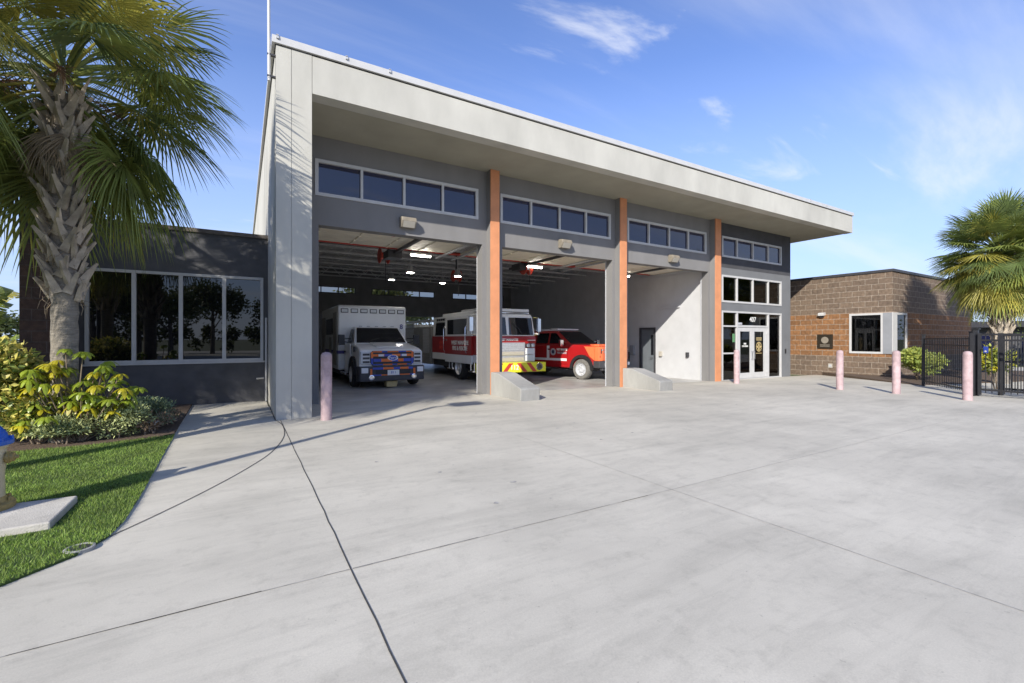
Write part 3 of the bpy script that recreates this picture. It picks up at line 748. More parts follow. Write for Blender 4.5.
# ---- ambulance
am = thing('ambulance', 'white box ambulance with an orange and blue patterned grille parked in the left bay', 'ambulance', (4.03, 13.95, gh(4, 12)), rotz=R(-1))
W_ = 'white_vehicle'
q = body([(.10,.62),(.08,1.06),(.12,1.19),(.35,1.25),(1.30,1.38),(1.42,1.40),(2.6,1.40),(2.6,.40),(1.55,.40),(1.45,.62)], 1.0, (1.0,1.42,.93)); q.build('cab_body', W_, am, local=True, bevel=.045, smooth=True, segs=3)
q = body([(1.34,1.385),(2.02,1.92),(2.15,1.95),(2.6,1.96),(2.6,1.385)], .90, (1.38,1.96,.74)); q.build('cab_roof', W_, am, local=True, bevel=.03)
q = MB(); q.prism([(-.82,0),(.82,0),(.70,.63),(-.70,.63)], 'z', -.012, .012)
M = Matrix.Rotation(math.atan2(.535,.68), 3, 'X')
q.v = [tuple(M @ Vector((x, y*1.27, z)) + Vector((0,1.36,1.415))) for x, y, z in q.v]; q.build('windshield', 'glass_car', am, local=True)
for s in (-1, 1):
    q = MB(); q.v = [(s*.905,1.62,1.42),(s*.905,2.45,1.42),(s*.782,2.45,1.88),(s*.79,2.08,1.88)]; q.face((0,1,2,3)); q.face((0,3,2,1))
    q.v = [(x+s*.012,y,z) for x,y,z in q.v]; q.build('side_window', 'glass_car', am, local=True)
    q = MB(); q.box(s*.99-.02, s*.99+.02, 1.48, 2.5, .55, 1.36); d = q.build('cab_door', W_, am, local=True, bevel=.015)
    q = MB(); q.box(s*1.02-.02, s*1.02+.02, 2.25, 2.4, 1.08, 1.13); q.build('handle', 'black_plastic', d, local=True)
    mirror(am, s*.93, 1.62, 1.45, s)
    wheel(am, s*.945, .98, .41, .26, side=s); arch(am, s*1.0, .98, .44, .055, ro=1.3)
    wheel(am, s*.93, 5.1, .41, .42, side=s)
    q = MB(); q.box(s*1.0-.16, s*1.0+.10, 1.5, 2.5, .36, .42); q.build('step', 'chrome', am, local=True)
    q = MB(); q.box(min(s*.63,s*.96), max(s*.63,s*.96), .025, .14, .76, 1.15); h = q.build('headlight', 'headlamp', am, local=True, bevel=.02)
    q = MB()
    for k in range(3): q.box(min(s*.70,s*.90), max(s*.70,s*.90), .010, .024, .80+.115*k, .865+.115*k)
    q.box(min(s*.66,s*.685), max(s*.66,s*.685), .010, .024, .80, 1.12)
    q.build('reflector', 'metal_dark', h, local=True)
    q = MB(); q.lathe([(.0,-.02),(.075,-.02),(.08,0),(.055,.005),(.05,-.01)], (s*.66,-.085,.36), 18, Matrix.Rotation(R(90),3,'X')); q.build('fog_lamp', 'chrome', am, local=True, smooth=True)
    q = MB(); q.box(s*.86-.10, s*.86+.10, -.09, -.06, .50, .66); q.build('marker_light', 'warning_lens', am, local=True, bevel=.01)
q = MB(); q.prism([(-1.05,.10),(-1.0,-.04),(-.75,-.06),(.75,-.06),(1.0,-.04),(1.05,.10),(1.05,.25),(-1.05,.25)], 'z', .24, .70); q.build('bumper', 'metal_dark', am, local=True, bevel=.03)
q = MB(); q.box(-.625,.625,.012,.09,.72,1.17); gl = q.build('grille', 'black_plastic', am, local=True, bevel=.02)
q = MB(); ri = random.Random(3)
for (za, zb, x0, x1, yy) in ((1.125,1.16,-.60,.60,-.005),(1.0,1.07,-.60,.60,-.008),(.835,.925,-.58,.58,-.008),(.73,.765,-.60,.60,-.005),(.60,.665,-.62,.62,-.075),(.415,.445,-.66,.66,-.075)):
    x = x0; c = ri.randint(0,1)
    while x < x1-.02:
        w = min(ri.uniform(.14,.36), x1-x); q.mi = c; q.box(x, x+w, yy, yy+.03, za, zb); x += w; c = 1-c
for s in (-1,1):
    q.mi = 0; q.box(min(s*.60,s*.66), max(s*.60,s*.66), -.004, .03, .95, 1.14); q.mi = 1; q.box(min(s*.60,s*.66), max(s*.60,s*.66), -.004, .03, .76, .948)
    q.mi = 0; q.box(min(s*.64,s*.70), max(s*.64,s*.70), -.077, -.05, .40, .62)
q.build('pattern_bars', ['bright_orange','royal_blue'], gl, local=True)
q = MB()
for s in (-1,1): q.box(s*.36-.08, s*.36+.08, -.02, -.008, 1.0, 1.065)
q.build('grille_lights', 'warning_lens', gl, local=True)
A = Matrix.Rotation(R(90),3,'X') @ Matrix.Diagonal((1.9,1,1))
q = MB(); q.lathe([(.0,.03),(.085,.03),(.09,.0)], (0,.0,.955), 28, A); q.mi = 1; q.lathe([(.0,.035),(.075,.035),(.076,.03)], (0,.0,.955), 28, A)
bg_ = q.build('oval_badge', ['chrome','royal_blue'], gl, local=True)
text('badge_lettering', 'Ford', .13, (0,-.042,.955), (1,0,0), 'letter_white', bg_, True, .003)
q = MB(); q.box(-.54,.54,-.07,-.055,.45,.595); q.build('air_dam', 'black_plastic', am, local=True)
q = MB(); q.box(-.18,.18,-.10,-.082,.42,.58); pl = q.build('licence_plate', 'letter_white', am, local=True)
text('plate_number', '811', .11, (0,-.104,.50), (1,0,0), 'royal_blue', pl, True, .002)
q = body([(2.62,.45),(2.60,2.66),(2.68,2.74),(6.9,2.74),(6.95,2.66),(6.95,.45)], 1.2); q.build('box_body', W_, am, local=True, bevel=.05, smooth=True, segs=3)
q = MB(); q.box(-1.1,1.1,2.7,6.9,.28,.45); q.box(-.4,.4,.3,2.7,.3,.62); q.build('chassis', 'black_plastic', am, local=True)
for k in range(7):
    x = -.99+k*.33
    q = MB(); q.box(x-.125,x+.125,2.575,2.605,2.46,2.61); o = q.build('warning_light', 'metal_dark', am, local=True, bevel=.01)
    q = MB(); q.box(x-.10,x+.10,2.565,2.576,2.485,2.585); q.build('lens', 'warning_lens', o, local=True)
for x in (-.55,-.28,0,.28,.55):
    q = MB(); q.cbox((x,2.12,1.975),(.10,.06,.03)); q.build('roof_marker', 'badge_grey', am, local=True)
text('unit_number', '8', .24, (1.02,2.592,1.98), (1,0,0), 'stripe_violet', am, True, .004, bold=.004)
q = MB(); q.box(-1.205,-.70,2.585,2.598,1.02,1.13); q.box(-1.212,-1.204,2.62,6.9,1.02,1.13); q.build('side_stripe', 'stripe_violet', am, local=True)
for (ya,yb,za,zb) in ((2.9,3.6,.6,2.5),(4.1,4.6,.5,1.6),(5.7,6.7,.6,2.4)):
    q = MB(); q.box(-1.225,-1.203,ya,yb,za,zb); q.build('compartment_door', 'silver_body', am, local=True, bevel=.008)
q = MB(); q.box(-1.226,-1.204,3.8,5.4,1.7,2.3); q.build('box_window', 'glass_car', am, local=True)
q = MB(); q.prism([(-.16,.05),(.14,.05),(.18,.22),(-.18,.22)], 'y', .05, .35); tag_o = q.build('tan_hitch_box', 'tan_box', am, local=True)

q = MB(); q.prism([(.30,1.255),(1.25,1.385),(1.25,1.425),(.36,1.295)], 'x', -.42, .42); q.build('hood_bulge', W_, am, local=True, bevel=.03)
q = MB()
for x in (-.5,.25): q.tube([(x,1.37,1.43),(x+.45,1.52,1.56)], .012, 5)
q.build('wiper', 'black_plastic', am, local=True)
q = MB(); q.box(-.30,.30,1.9,1.96,1.72,1.76); q.box(-.28,.10,2.2,2.5,1.45,1.7); q.build('dashboard_items', 'badge_grey', am, local=True)
q = MB()
for s in (-1,1): q.box(min(s*1.0,s*1.06),max(s*1.0,s*1.06),.62,.70,1.13,1.30)
q.build('fender_gap', 'black_plastic', am, local=True)
# ---- fire engine
fe = thing('fire_engine', 'red and white fire engine with a chevron bumper parked in the middle bay', 'fire engine', (8.53, 14.0, gh(8.5, 12)))
HW = 1.23
q = body([(.55,.72),(.52,1.00),(5.1,1.00),(5.1,.72)], HW); q.build('lower_band', W_, fe, local=True, bevel=.02)
q = body([(.52,1.001),(.48,1.60),(.50,1.699),(5.1,1.699),(5.1,1.001)], HW+.003); q.build('cab_body', 'red_vehicle', fe, local=True, bevel=.02)
q = body([(.50,1.70),(.62,2.46),(.72,2.54),(5.0,2.54),(5.1,2.5),(5.1,1.70)], HW, (1.7,2.54,HW-.07)); q.build('cab_roof', W_, fe, local=True, bevel=.05, segs=3)
for s in (-1,1):
    q = MB(); x0 = .05 if s > 0 else -1.12
    q.v = [(x0,.512,1.74),(x0+1.07,.512,1.74),(x0+1.05,.605,2.40),(x0+.02,.605,2.40)]; q.v = [(x,y-.012,z) for x,y,z in q.v]; q.face((0,1,2,3))
    q.v += [(x,y+.02,z) for x,y,z in q.v]; q.face((7,6,5,4)); q.build('windshield', 'glass_car', fe, local=True)
    q = MB(); q.box(s*.93-.21,s*.93+.21,.40,.485,1.00,1.24); q.box(s*.93-.21,s*.93+.21,.40,.485,.74,.98); o = q.build('headlight', 'warning_lens', fe, local=True, bevel=.02)
    q = MB(); q.box(s*.93-.2,s*.93+.2,.39,.478,1.27,1.42); q.mi = 1
    for k in (-1,1): q.lathe([(.0,.02),(.06,.02),(.07,0)], (s*.93+.1*k,.39,1.345), 14, Matrix.Rotation(R(90),3,'X'))
    q.build('lamp_cluster', ['chrome','headlamp'], fe, local=True)
    q = MB(); mx = 1.27 if s > 0 else 1.62; q.tube([(s*1.15,.52,2.42),(s*mx,.36,2.40),(s*mx,.34,1.76),(s*1.15,.5,1.74)], .022, 8); q.cbox((s*mx,.34,2.12),(.15,.10,.50)); q.build('mirror', 'chrome', fe, local=True, bevel=.02)
    wheel(fe, s*1.13, 2.15, .50, .32, side=s); arch(fe, s*HW, 2.15, .5, .03)
    wheel(fe, s*.98, 8.3, .50, .5, side=s)
q = MB(); q.box(-.70,.70,.40,.485,.72,1.46); gr_ = q.build('grille', 'aluminium', fe, local=True, bevel=.015)
q = MB()
for (a,b) in ((.76,.90),(.98,1.12)): q.box(-.64,.64,.375,.41,a,b)
q.build('grille_bars', 'lamp_lens', gr_, local=True, bevel=.015)
q = MB()
for k in range(4): q.box(-.62,.62,.385,.41,1.17+k*.065,1.20+k*.065)
q.build('grille_slots', 'badge_grey', gr_, local=True)
q = MB(); q.box(-1.37,1.37,0,.5,.37,.72); bm_ = q.build('bumper', 'fluoro_yellow', fe, local=True, bevel=.012)
q = MB(); q.mi = 0
for k in range(-4,5):
    if k == 0: continue
    s = 1 if k > 0 else -1; x = abs(k)*.42-.20
    if x+.35 > 1.36: continue
    q.v_n = 0
    q.prism([(s*(x+.14),.38),(s*(x+.32),.38),(s*x+s*.03,.71),(s*(x-.14),.71)][::s], 'y', -.006, .004)
q.build('chevron_stripes', 'chevron_red', bm_, local=True)
text('unit_number', '112', .24, (-.02,-.010,.545), (1,0,0), 'letter_white', bm_, True, .004, bold=.006)
A = Matrix.Rotation(R(90),3,'X')
q = MB(); q.lathe([(.0,.03),(.13,.03),(.15,0)], (1.08,.0,.56), 20, A); q.mi = 1; q.lathe([(.0,.04),(.07,.04),(.08,.03)], (1.08,.0,.56), 8, A); q.build('siren', ['chrome','metal_dark'], bm_, local=True, smooth=True)
text('front_lettering', 'WEST MANATEE', .115, (0,.466,1.56), (1,0,0), 'letter_white', fe, True, .004, bold=.003)
q = MB(); q.box(.85,1.2,.462,.475,1.53,1.555); q.build('front_pinstripe', 'letter_white', fe, local=True)
q = MB(); q.box(-1.1,1.1,.75,1.15,2.56,2.62); q.mi = 1; q.box(-1.05,1.05,.68,1.1,2.63,2.74); q.build('light_bar', ['chrome','warning_lens'], fe, local=True, bevel=.02)
q = MB(); q.box(-.95,.95,1.3,4.6,2.545,2.68); q.mi = 1; q.box(-.6,.6,2.0,3.4,2.681,2.80); q.build('roof_unit', ['white_vehicle','badge_grey'], fe, local=True, bevel=.03)
q = MB()
for x in (-.62,.62): q.tube([(x,.47,1.74),(x*.7,.475,2.0),(x*.35,.49,2.22)], .012, 5)
q.build('wiper', 'black_plastic', fe, local=True)
for y in (1.42, 3.52):
    q = MB(); q.tube([(-1.30,y-.05,1.05),(-1.36,y-.05,1.15),(-1.36,y-.05,2.0),(-1.30,y-.05,2.1)], .014, 6); q.build('grab_rail', 'chrome', fe, local=True, smooth=True)
# left side: rear cab window, ajar front door, lettering
def side_glass(parent, ya, yb, za, zb, x=-1.225):
    q = MB(); f = lambda z: x+max(0,(z-1.7))*.083
    for (a,b,c,d,dx,m_) in ((ya-.05,yb+.05,za-.05,zb+.05,-.008,'aluminium'),(ya,yb,za,zb,-.016,'glass_car')):
        q.mi = 0 if m_ == 'aluminium' else 1
        q.v += []; n = len(q.v); q.v += [(f(c)+dx,a,c),(f(c)+dx,b,c),(f(d)+dx,b,d),(f(d)+dx,a,d)]; q.face((n,n+3,n+2,n+1))
        n2 = len(q.v); q.v += [(f(c)+.02,a,c),(f(c)+.02,b,c),(f(d)+.02,b,d),(f(d)+.02,a,d)]
        for i in range(4): j=(i+1)%4; q.face((n+i,n+j,n2+j,n2+i))
    return q.build('side_window', ['aluminium','glass_car'], parent, local=True)
side_glass(fe, 3.66, 4.72, 1.74, 2.28)
q = MB()
for k in range(5): q.box(-1.19,-1.165,3.65+k*.22,3.80+k*.22,2.36,2.46)
q.build('upper_panes', 'glass_car', fe, local=True)
dr = MB(); dr.mi = 1; dr.prism([(.95,1.70),(3.45,1.70),(3.45,2.44),(1.35,2.44),(1.05,2.3)], 'x', -1.305, -1.235); dr.mi = 0; dr.box(-1.31,-1.235,.95,3.45,.98,1.698); dr.mi = 1; dr.box(-1.308,-1.235,.95,3.45,.66,.979)
door_ = dr.build('front_door', ['red_vehicle', 'white_vehicle'], fe, local=True, bevel=.015)
q = MB(); q.box(-1.318,-1.304,1.35,3.18,1.77,2.36); q.build('pane', 'glass_car', door_, local=True)
q = MB(); q.box(-1.335,-1.30,3.22,3.38,1.52,1.58); q.build('handle', 'chrome', door_, local=True)
text('door_lettering', 'WEST MANATEE\nFIRE & RESCUE', .215, (-1.312,1.98,1.33), (0,-1,0), 'letter_white', door_, True, .004, bold=.008)
q = MB(); A = Matrix.Rotation(R(-90),3,'Y')
for k in range(4):
    a = k*math.pi/2+.785; q.cbox((-1.236, 4.05+.14*math.cos(a), 1.33+.14*math.sin(a)), (.012,.16,.16), Matrix.Rotation(a,3,'X'))
q.lathe([(.12,-.01),(.12,.012),(.08,.012),(.08,-.01)], (-1.236,4.05,1.33), 18, A)
q.build('cross_emblem', 'chevron_red', fe, local=True)
q = MB(); q.box(-1.15,1.15,.6,5.1,.45,.72); q.box(-.5,.5,5.1,10,.45,.8); q.build('chassis', 'black_plastic', fe, local=True)
for y in (1.15, 3.2):
    q = MB(); q.box(-1.24,-1.05,y-.2,y+.2,.36,.42); q.tube([(-1.15,y-.15,.42),(-1.15,y-.15,.72)],.02,6); q.tube([(-1.15,y+.15,.42),(-1.15,y+.15,.72)],.02,6); q.build('step', 'chrome', fe, local=True)
q = MB(); q.box(-1.22,1.22,5.3,10.2,.8,2.15); q.box(-1.22,1.22,5.3,7.6,.45,.8); q.box(-1.22,1.22,9.1,10.2,.45,.8); q.build('pump_body', 'silver_body', fe, local=True, bevel=.02)
for (a,b) in ((5.5,6.3),(6.4,7.5),(7.6,9.0),(9.1,10.1)):
    q = MB()
    for k in range(16): q.box(-1.245,-1.221,a,b,.95+k*.07,1.005+k*.07)
    q.build('shutter_door', 'badge_grey' if a != 6.4 else 'silver_body', fe, local=True)
q = MB(); q.box(-1.0,1.0,8.2,10.0,2.16,2.32); q.build('hose_cover', W_, fe, local=True, bevel=.03)
q = MB()
for x in (-1.15,-.75): q.box(x-.03,x+.03,5.4,10.1,2.40,2.48)
for k in range(14): q.box(-1.15,-.75,5.6+k*.33,5.64+k*.33,2.42,2.46)
for y in (5.6,7.8,9.9): q.box(-1.17,-1.13,y,y+.05,2.15,2.41)
q.build('ladder', 'aluminium', fe, local=True)

# ---- pickup
pk = thing('pickup_truck', 'red pickup truck with an orange nose parked against the inner wall', 'pickup truck', (12.97, 13.46, gh(13, 12)), rotz=R(12.5))
q = body([(.12,.55),(.04,.95),(.10,1.34),(.30,1.40),(1.62,1.42),(3.5,1.40),(5.85,1.40),(5.9,.55),(5.3,.45),(1.6,.45)], 1.02, (1.0,1.42,.95)); q.build('cab_body', 'red_vehicle', pk, local=True, bevel=.05, smooth=True, segs=3)
q = body([(1.55,1.405),(2.36,1.95),(2.6,2.0),(5.7,2.0),(5.85,1.95),(5.85,1.405)], .93, (1.4,2.0,.78)); q.build('cab_roof', 'red_vehicle', pk, local=True, bevel=.04)
q = MB(); q.prism([(-.86,0),(.86,0),(.74,.75),(-.74,.75)], 'z', -.012, .012)
M = Matrix.Rotation(math.atan2(.545,.81), 3, 'X'); q.v = [tuple(M @ Vector((x, y*1.20, z)) + Vector((0,1.60,1.452))) for x, y, z in q.v]; q.build('windshield', 'glass_car', pk, local=True)
def pkx(z, s): return s*(.93-.15*(z-1.4)/.6+.014)
for s in (-1,1):
    for (ya,yb,yc) in ((1.90,2.75,2.45),(2.85,3.55,2.85)):
        q = MB(); n=0; q.v = [(pkx(1.45,s),ya,1.45),(pkx(1.45,s),yb,1.45),(pkx(1.90,s),yb,1.90),(pkx(1.90,s),yc,1.90)]; q.face((0,1,2,3)); q.face((3,2,1,0)); q.build('side_window', 'glass_car', pk, local=True)
    q = MB(); q.box(s*1.02-.015, s*1.02+.008, 1.68, 2.80, .60, 1.36); d = q.build('door', 'red_vehicle', pk, local=True, bevel=.01)
    q = MB(); q.box(s*1.04-.015, s*1.04+.015, 2.6, 2.74, 1.18, 1.23); q.build('handle', 'chrome', d, local=True)
    q = MB(); q.box(s*1.02-.012, s*1.02+.010, 2.83, 3.6, .60, 1.36); q.build('rear_door', 'red_vehicle', pk, local=True, bevel=.01)
    mirror(pk, s*.94, 1.86, 1.42, s, 'chrome', .26)
    wheel(pk, s*.955, .92, .42, .30, 'rubber_dusty', 'badge_grey', side=s); arch(pk, s*1.02, .92, .45, .075, ro=1.3)
    wheel(pk, s*.955, 4.7, .42, .30, 'rubber_dusty', side=s); arch(pk, s*1.02, 4.7, .47, .075)
    q = MB(); q.box(s*1.0-.08,s*1.0+.08,1.7,3.9,.38,.44); q.build('running_board', 'chrome', pk, local=True)
    q = MB(); q.box(min(s*.58,s*.97),max(s*.58,s*.97),.015,.10,1.06,1.26); h = q.build('headlight', 'black_plastic', pk, local=True, bevel=.02)
    q = MB(); q.box(min(s*.62,s*.93),max(s*.62,s*.93),.0,.016,1.19,1.235); q.box(min(s*.62,s*.80),max(s*.62,s*.80),.0,.016,1.09,1.15); q.build('reflector', 'headlamp', h, local=True)
q = MB(); q.prism([(-1.035,.30),(-1.03,.08),(-.9,.0),(.9,.0),(1.03,.08),(1.035,.30)], 'z', .78, 1.34)
q.prism([(-1.035,.302),(-1.03,.09),(1.03,.09),(1.035,.302),(.9,.62),(-.9,.62)], 'z', 1.342, 1.435); q.build('nose', 'fluoro_orange', pk, local=True, bevel=.03)
for s in (-1,1):
    q = MB(); q.prism([(.29,.80),(.52,.95),(.75,1.30),(.80,1.345),(.29,1.345)], 'x', s*1.03-.015, s*1.03+.008); q.build('fender_wrap', 'fluoro_orange', pk, local=True)
q = MB(); q.box(-.56,.56,-.02,.02,.86,1.28); gl = q.build('grille', 'black_plastic', pk, local=True, bevel=.02)
q = MB()
for k in range(4): q.box(-.52,.52,-.035,-.018,.90+k*.095,.935+k*.095)
q.build('grille_bars', 'badge_grey', gl, local=True)
q = MB(); q.prism([(-1.05,.35),(-1.05,.05),(-.8,-.10),(.8,-.10),(1.05,.05),(1.05,.35)], 'z', .50, .775); q.box(-.95,.95,-.05,.1,.40,.49); q.build('bumper', 'metal_dark', pk, local=True, bevel=.03)
q = MB()
for s in (-1,1): q.box(s*.72-.14,s*.72+.14,-.112,-.08,.58,.70)
q.build('fog_lamp', 'headlamp', pk, local=True)
q = MB(); q.box(-1.044,-1.036,1.70,4.1,.73,.83); q.box(-1.044,-1.036,2.66,2.80,.83,1.36); q.box(-1.044,-1.0,3.7,5.8,1.24,1.33); q.box(-.95,-.84,3.8,5.6,1.70,1.76); q.build('side_stripe', 'letter_white', pk, local=True)
q = MB(); q.lathe([(.0,.012),(.15,.012),(.15,0)], (-1.036,2.44,1.10), 20, Matrix.Rotation(R(-90),3,'Y')); q.mi = 1; q.lathe([(.0,.016),(.08,.016),(.08,.012)], (-1.036,2.44,1.10), 12, Matrix.Rotation(R(-90),3,'Y')); q.build('door_seal', ['badge_grey','letter_dark'], pk, local=True)
text('door_lettering', 'WEST MANATEE', .125, (-1.040,1.96,1.20), (0,-1,0), 'letter_white', pk, True, .003, squash=.62, bold=.004)
text('door_lettering', 'FIRE RESCUE', .115, (-1.040,1.96,1.06), (0,-1,0), 'badge_grey', pk, True, .003, squash=.8, bold=.003)
q = MB(); q.box(-.7,.7,2.55,3.4,2.0,2.03); q.box(-.72,.72,2.45,2.85,2.035,2.10); q.box(-.66,-.60,3.0,5.6,2.04,2.08); q.box(.60,.66,3.0,5.6,2.04,2.08); q.build('roof_bar', 'warning_lens', pk, local=True, bevel=.015)
q = MB(); q.box(-.8,.8,.5,5.6,.36,.5); q.build('chassis', 'black_plastic', pk, local=True)

# ------------------------------------------------------------------ hydrant, slab, valve cover
q = MB(); q.prism([(-2.62,4.80),(-1.28,4.85),(-1.28,5.54),(-2.62,5.60)], 'z', -.05, .075)
small('hydrant_slab', 'square pale concrete slab in the lawn under the hydrant', 'concrete slab', q, 'slab_concrete', (-1.95,5.2,0), bevel=.012)
hy = thing('fire_hydrant', 'pale hydrant with a blue bonnet and yellow base on the concrete slab', 'hydrant', (-1.845, 5.60-.14, .075))
q = MB(); q.lathe([(.0,0),(.185,0),(.19,.012),(.19,.045),(.175,.055),(.15,.06),(.135,.085),(.13,.10)], (0,0,0), 32)
for k in range(8): a = k*math.pi/4; q.lathe([(.018,.05),(.018,.085),(.0,.086)], (.162*math.cos(a),.162*math.sin(a),0), 6)
q.build('base_flange', 'hydrant_yellow', hy, local=True, smooth=True)
q = MB(); q.lathe([(.128,.09),(.125,.30),(.132,.34),(.135,.50),(.15,.515),(.15,.535)], (0,0,0), 32); q.build('barrel', 'hydrant_body', hy, local=True, smooth=True)
q = MB(); q.lathe([(.175,.536),(.18,.545),(.178,.572),(.15,.585),(.135,.63),(.10,.685),(.05,.715),(.05,.73),(.03,.735),(.03,.78),(.0,.782)], (0,0,0), 32)
for k in range(8): a = k*math.pi/4+.2; q.lathe([(.016,.57),(.016,.60),(.0,.601)], (.160*math.cos(a),.160*math.sin(a),0), 6)
q.build('bonnet', 'hydrant_blue', hy, local=True, smooth=True)
for (ax_, r, mt) in ((Matrix.Rotation(R(90),3,'Y'), .045, 'hydrant_yellow'), (Matrix.Rotation(R(-90),3,'Y'), .062, 'hydrant_yellow'), (Matrix.Rotation(R(90),3,'X'), .08, 'hydrant_yellow')):
    q = MB(); q.lathe([(r*.8,.10),(r*.8,.140),(r*1.1,.144),(r*1.1,.160),(r*.85,.164),(r*.85,.185),(r*.4,.19),(r*.35,.21),(.0,.212)], (0,0,.42), 20, ax_); q.build('nozzle_cap', mt, hy, local=True, smooth=True)
q = MB(); q.lathe([(.085,-.03),(.085,.024),(.07,.028),(.066,.018),(.0,.018)], (-.985,4.30,0), 24); q.mi = 1; q.lathe([(.060,.018),(.056,.024),(.0,.025)], (-.985,4.30,0), 20)
small('valve_cover', 'round grey valve cover at the corner of the lawn', 'valve cover', q, ['block_concrete','metal_dark'], (-.985,4.30,0), smooth=True)

# lamp post out of frame; its shadow falls across the walk
lp = thing('lamp_post', 'tall dark street lamp on the lawn left of the drive', 'street lamp', (-4.45, 3.2, 0))
q = MB(); q.lathe([(.2,0),(.2,.05),(.1,.09),(.075,.12)], (0,0,0), 20); q.tube([(0,0,.05),(0,0,5.5)], [.08,.06], 14); q.build('pole', 'metal_dark', lp, local=True, smooth=True)
q = MB(); q.tube([(0,0,5.4),(.2,0,5.52),(.5,.05,5.55)], .035, 8); q.build('arm', 'metal_dark', lp, local=True, smooth=True)
q = MB(); q.prism([(.35,-.24),(1.05,-.20),(1.05,.24),(.35,.26)], 'z', 5.48, 5.64); q.build('lamp_head', 'metal_dark', lp, local=True, bevel=.03)

# ------------------------------------------------------------------ fence and gate
def pickets(mb, a, b, z0, z1, step=.115, r=.009, low=0):
    a, b = Vector(a), Vector(b); n = int((b-a).length/step)
    for i in range(1, n):
        q = a+(b-a)*i/n; g_ = gh(q.x, q.y); mb.cbox((q.x, q.y, g_+(z0+z1)/2), (.018,.018,z1-z0))
def rail(mb, a, b, z, t=.032):
    a, b = Vector(a), Vector(b); d = b-a; M = Matrix.Rotation(math.atan2(d.y,d.x),3,'Z'); c = (a+b)/2
    mb.cbox((c.x, c.y, (gh(a.x,a.y)+gh(b.x,b.y))/2+z), (d.length, t, t*1.1), M)
fa, fb = (20.3,6.05), (17.75,4.22)
fn = thing('iron_fence', 'black iron picket fence panel in front of the annex shrub', 'fence', (19, 5.1, gh(19,5.1)))
q = MB(); pickets(q, fa, fb, .08, 1.66); q.build('picket_panel', 'black_iron', fn)
for z in (.16, 1.42, 1.62): q = MB(); rail(q, fa, fb, z); q.build('rail', 'black_iron', fn)
for t in (0, 1):
    x, y = fa[0]+(fb[0]-fa[0])*t, fa[1]+(fb[1]-fa[1])*t; g_ = gh(x,y)
    q = MB(); s = .04 if t != 1 else .06; q.box(x-s,x+s,y-s,y+s,g_-.1,g_+1.78); q.prism([(x-s-.01,y-s-.01),(x+s+.01,y-s-.01),(x+s+.01,y+s+.01),(x-s-.01,y+s+.01)],'z',g_+1.78,g_+1.80); q.build('post', 'black_iron', fn)
ga, gb = (17.50,4.02), (17.05,-2.6)
gt = thing('iron_gate', 'black iron sliding gate with pickets at the right edge beside the last bollard', 'gate', (17.4, 2.5, gh(17.4,2.5)))
q = MB(); pickets(q, ga, gb, .10, 1.70, .12); q.build('picket_panel', 'black_iron', gt)
for z in (.14, 1.50, 1.66): q = MB(); rail(q, ga, gb, z, .045); q.build('rail', 'black_iron', gt)
for t in (0, .17, .335, .66, 1):
    x, y = ga[0]+(gb[0]-ga[0])*t, ga[1]+(gb[1]-ga[1])*t; g_ = gh(x,y); q = MB(); q.box(x-.032,x+.032,y-.032,y+.032,g_+.04,g_+1.74); q.build('stile', 'black_iron', gt)
gp = MB(); g_ = gh(17.6,4.1); gp.box(17.57,17.68,4.07,4.18,g_-.1,g_+1.85); gp.box(17.54,17.71,4.04,4.21,g_+1.851,g_+1.88)
gp.box(17.40,17.49,4.10,4.19,g_-.1,g_+1.75)
tag(gp.build('gate_post', 'black_iron', origin=(17.6,4.12,g_)), 'black double gate post between the fence panel and the sliding gate', 'gate post')
q = MB(); q.box(17.34,17.42,3.83,3.91,g_+1.20,g_+1.38); q.mi = 1; q.lathe([(.0,.008),(.02,.008),(.025,0)], (17.34,3.87,g_+1.25), 14, Matrix.Rotation(R(-90),3,'Y'))
small('gate_lock_box', 'small blue box fixed to the gate beside its post', 'lock box', q, ['blue_plastic','lamp_lens'], (17.4,3.86,g_+1.27), bevel=.012)
ga2, gb2 = (18.3,3.78), (18.0,-3)
g2 = thing('inner_gate', 'second dark picket gate standing behind the sliding gate', 'gate', (18.2, 1.5, gh(18.2,1.5)))
q = MB(); pickets(q, ga2, gb2, .10, 1.66, .055); q.build('picket_panel', 'black_iron', g2)
for z in (.14, .9, 1.64): q = MB(); rail(q, ga2, gb2, z, .05); q.build('rail', 'black_iron', g2)
for t in (0, .25, .5, 1): 
    x, y = ga2[0]+(gb2[0]-ga2[0])*t, ga2[1]+(gb2[1]-ga2[1])*t; q = MB(); g_ = gh(x,y); q.box(x-.05,x+.05,y-.05,y+.05,g_-.05,g_+1.75); q.build('post', 'black_iron', g2)

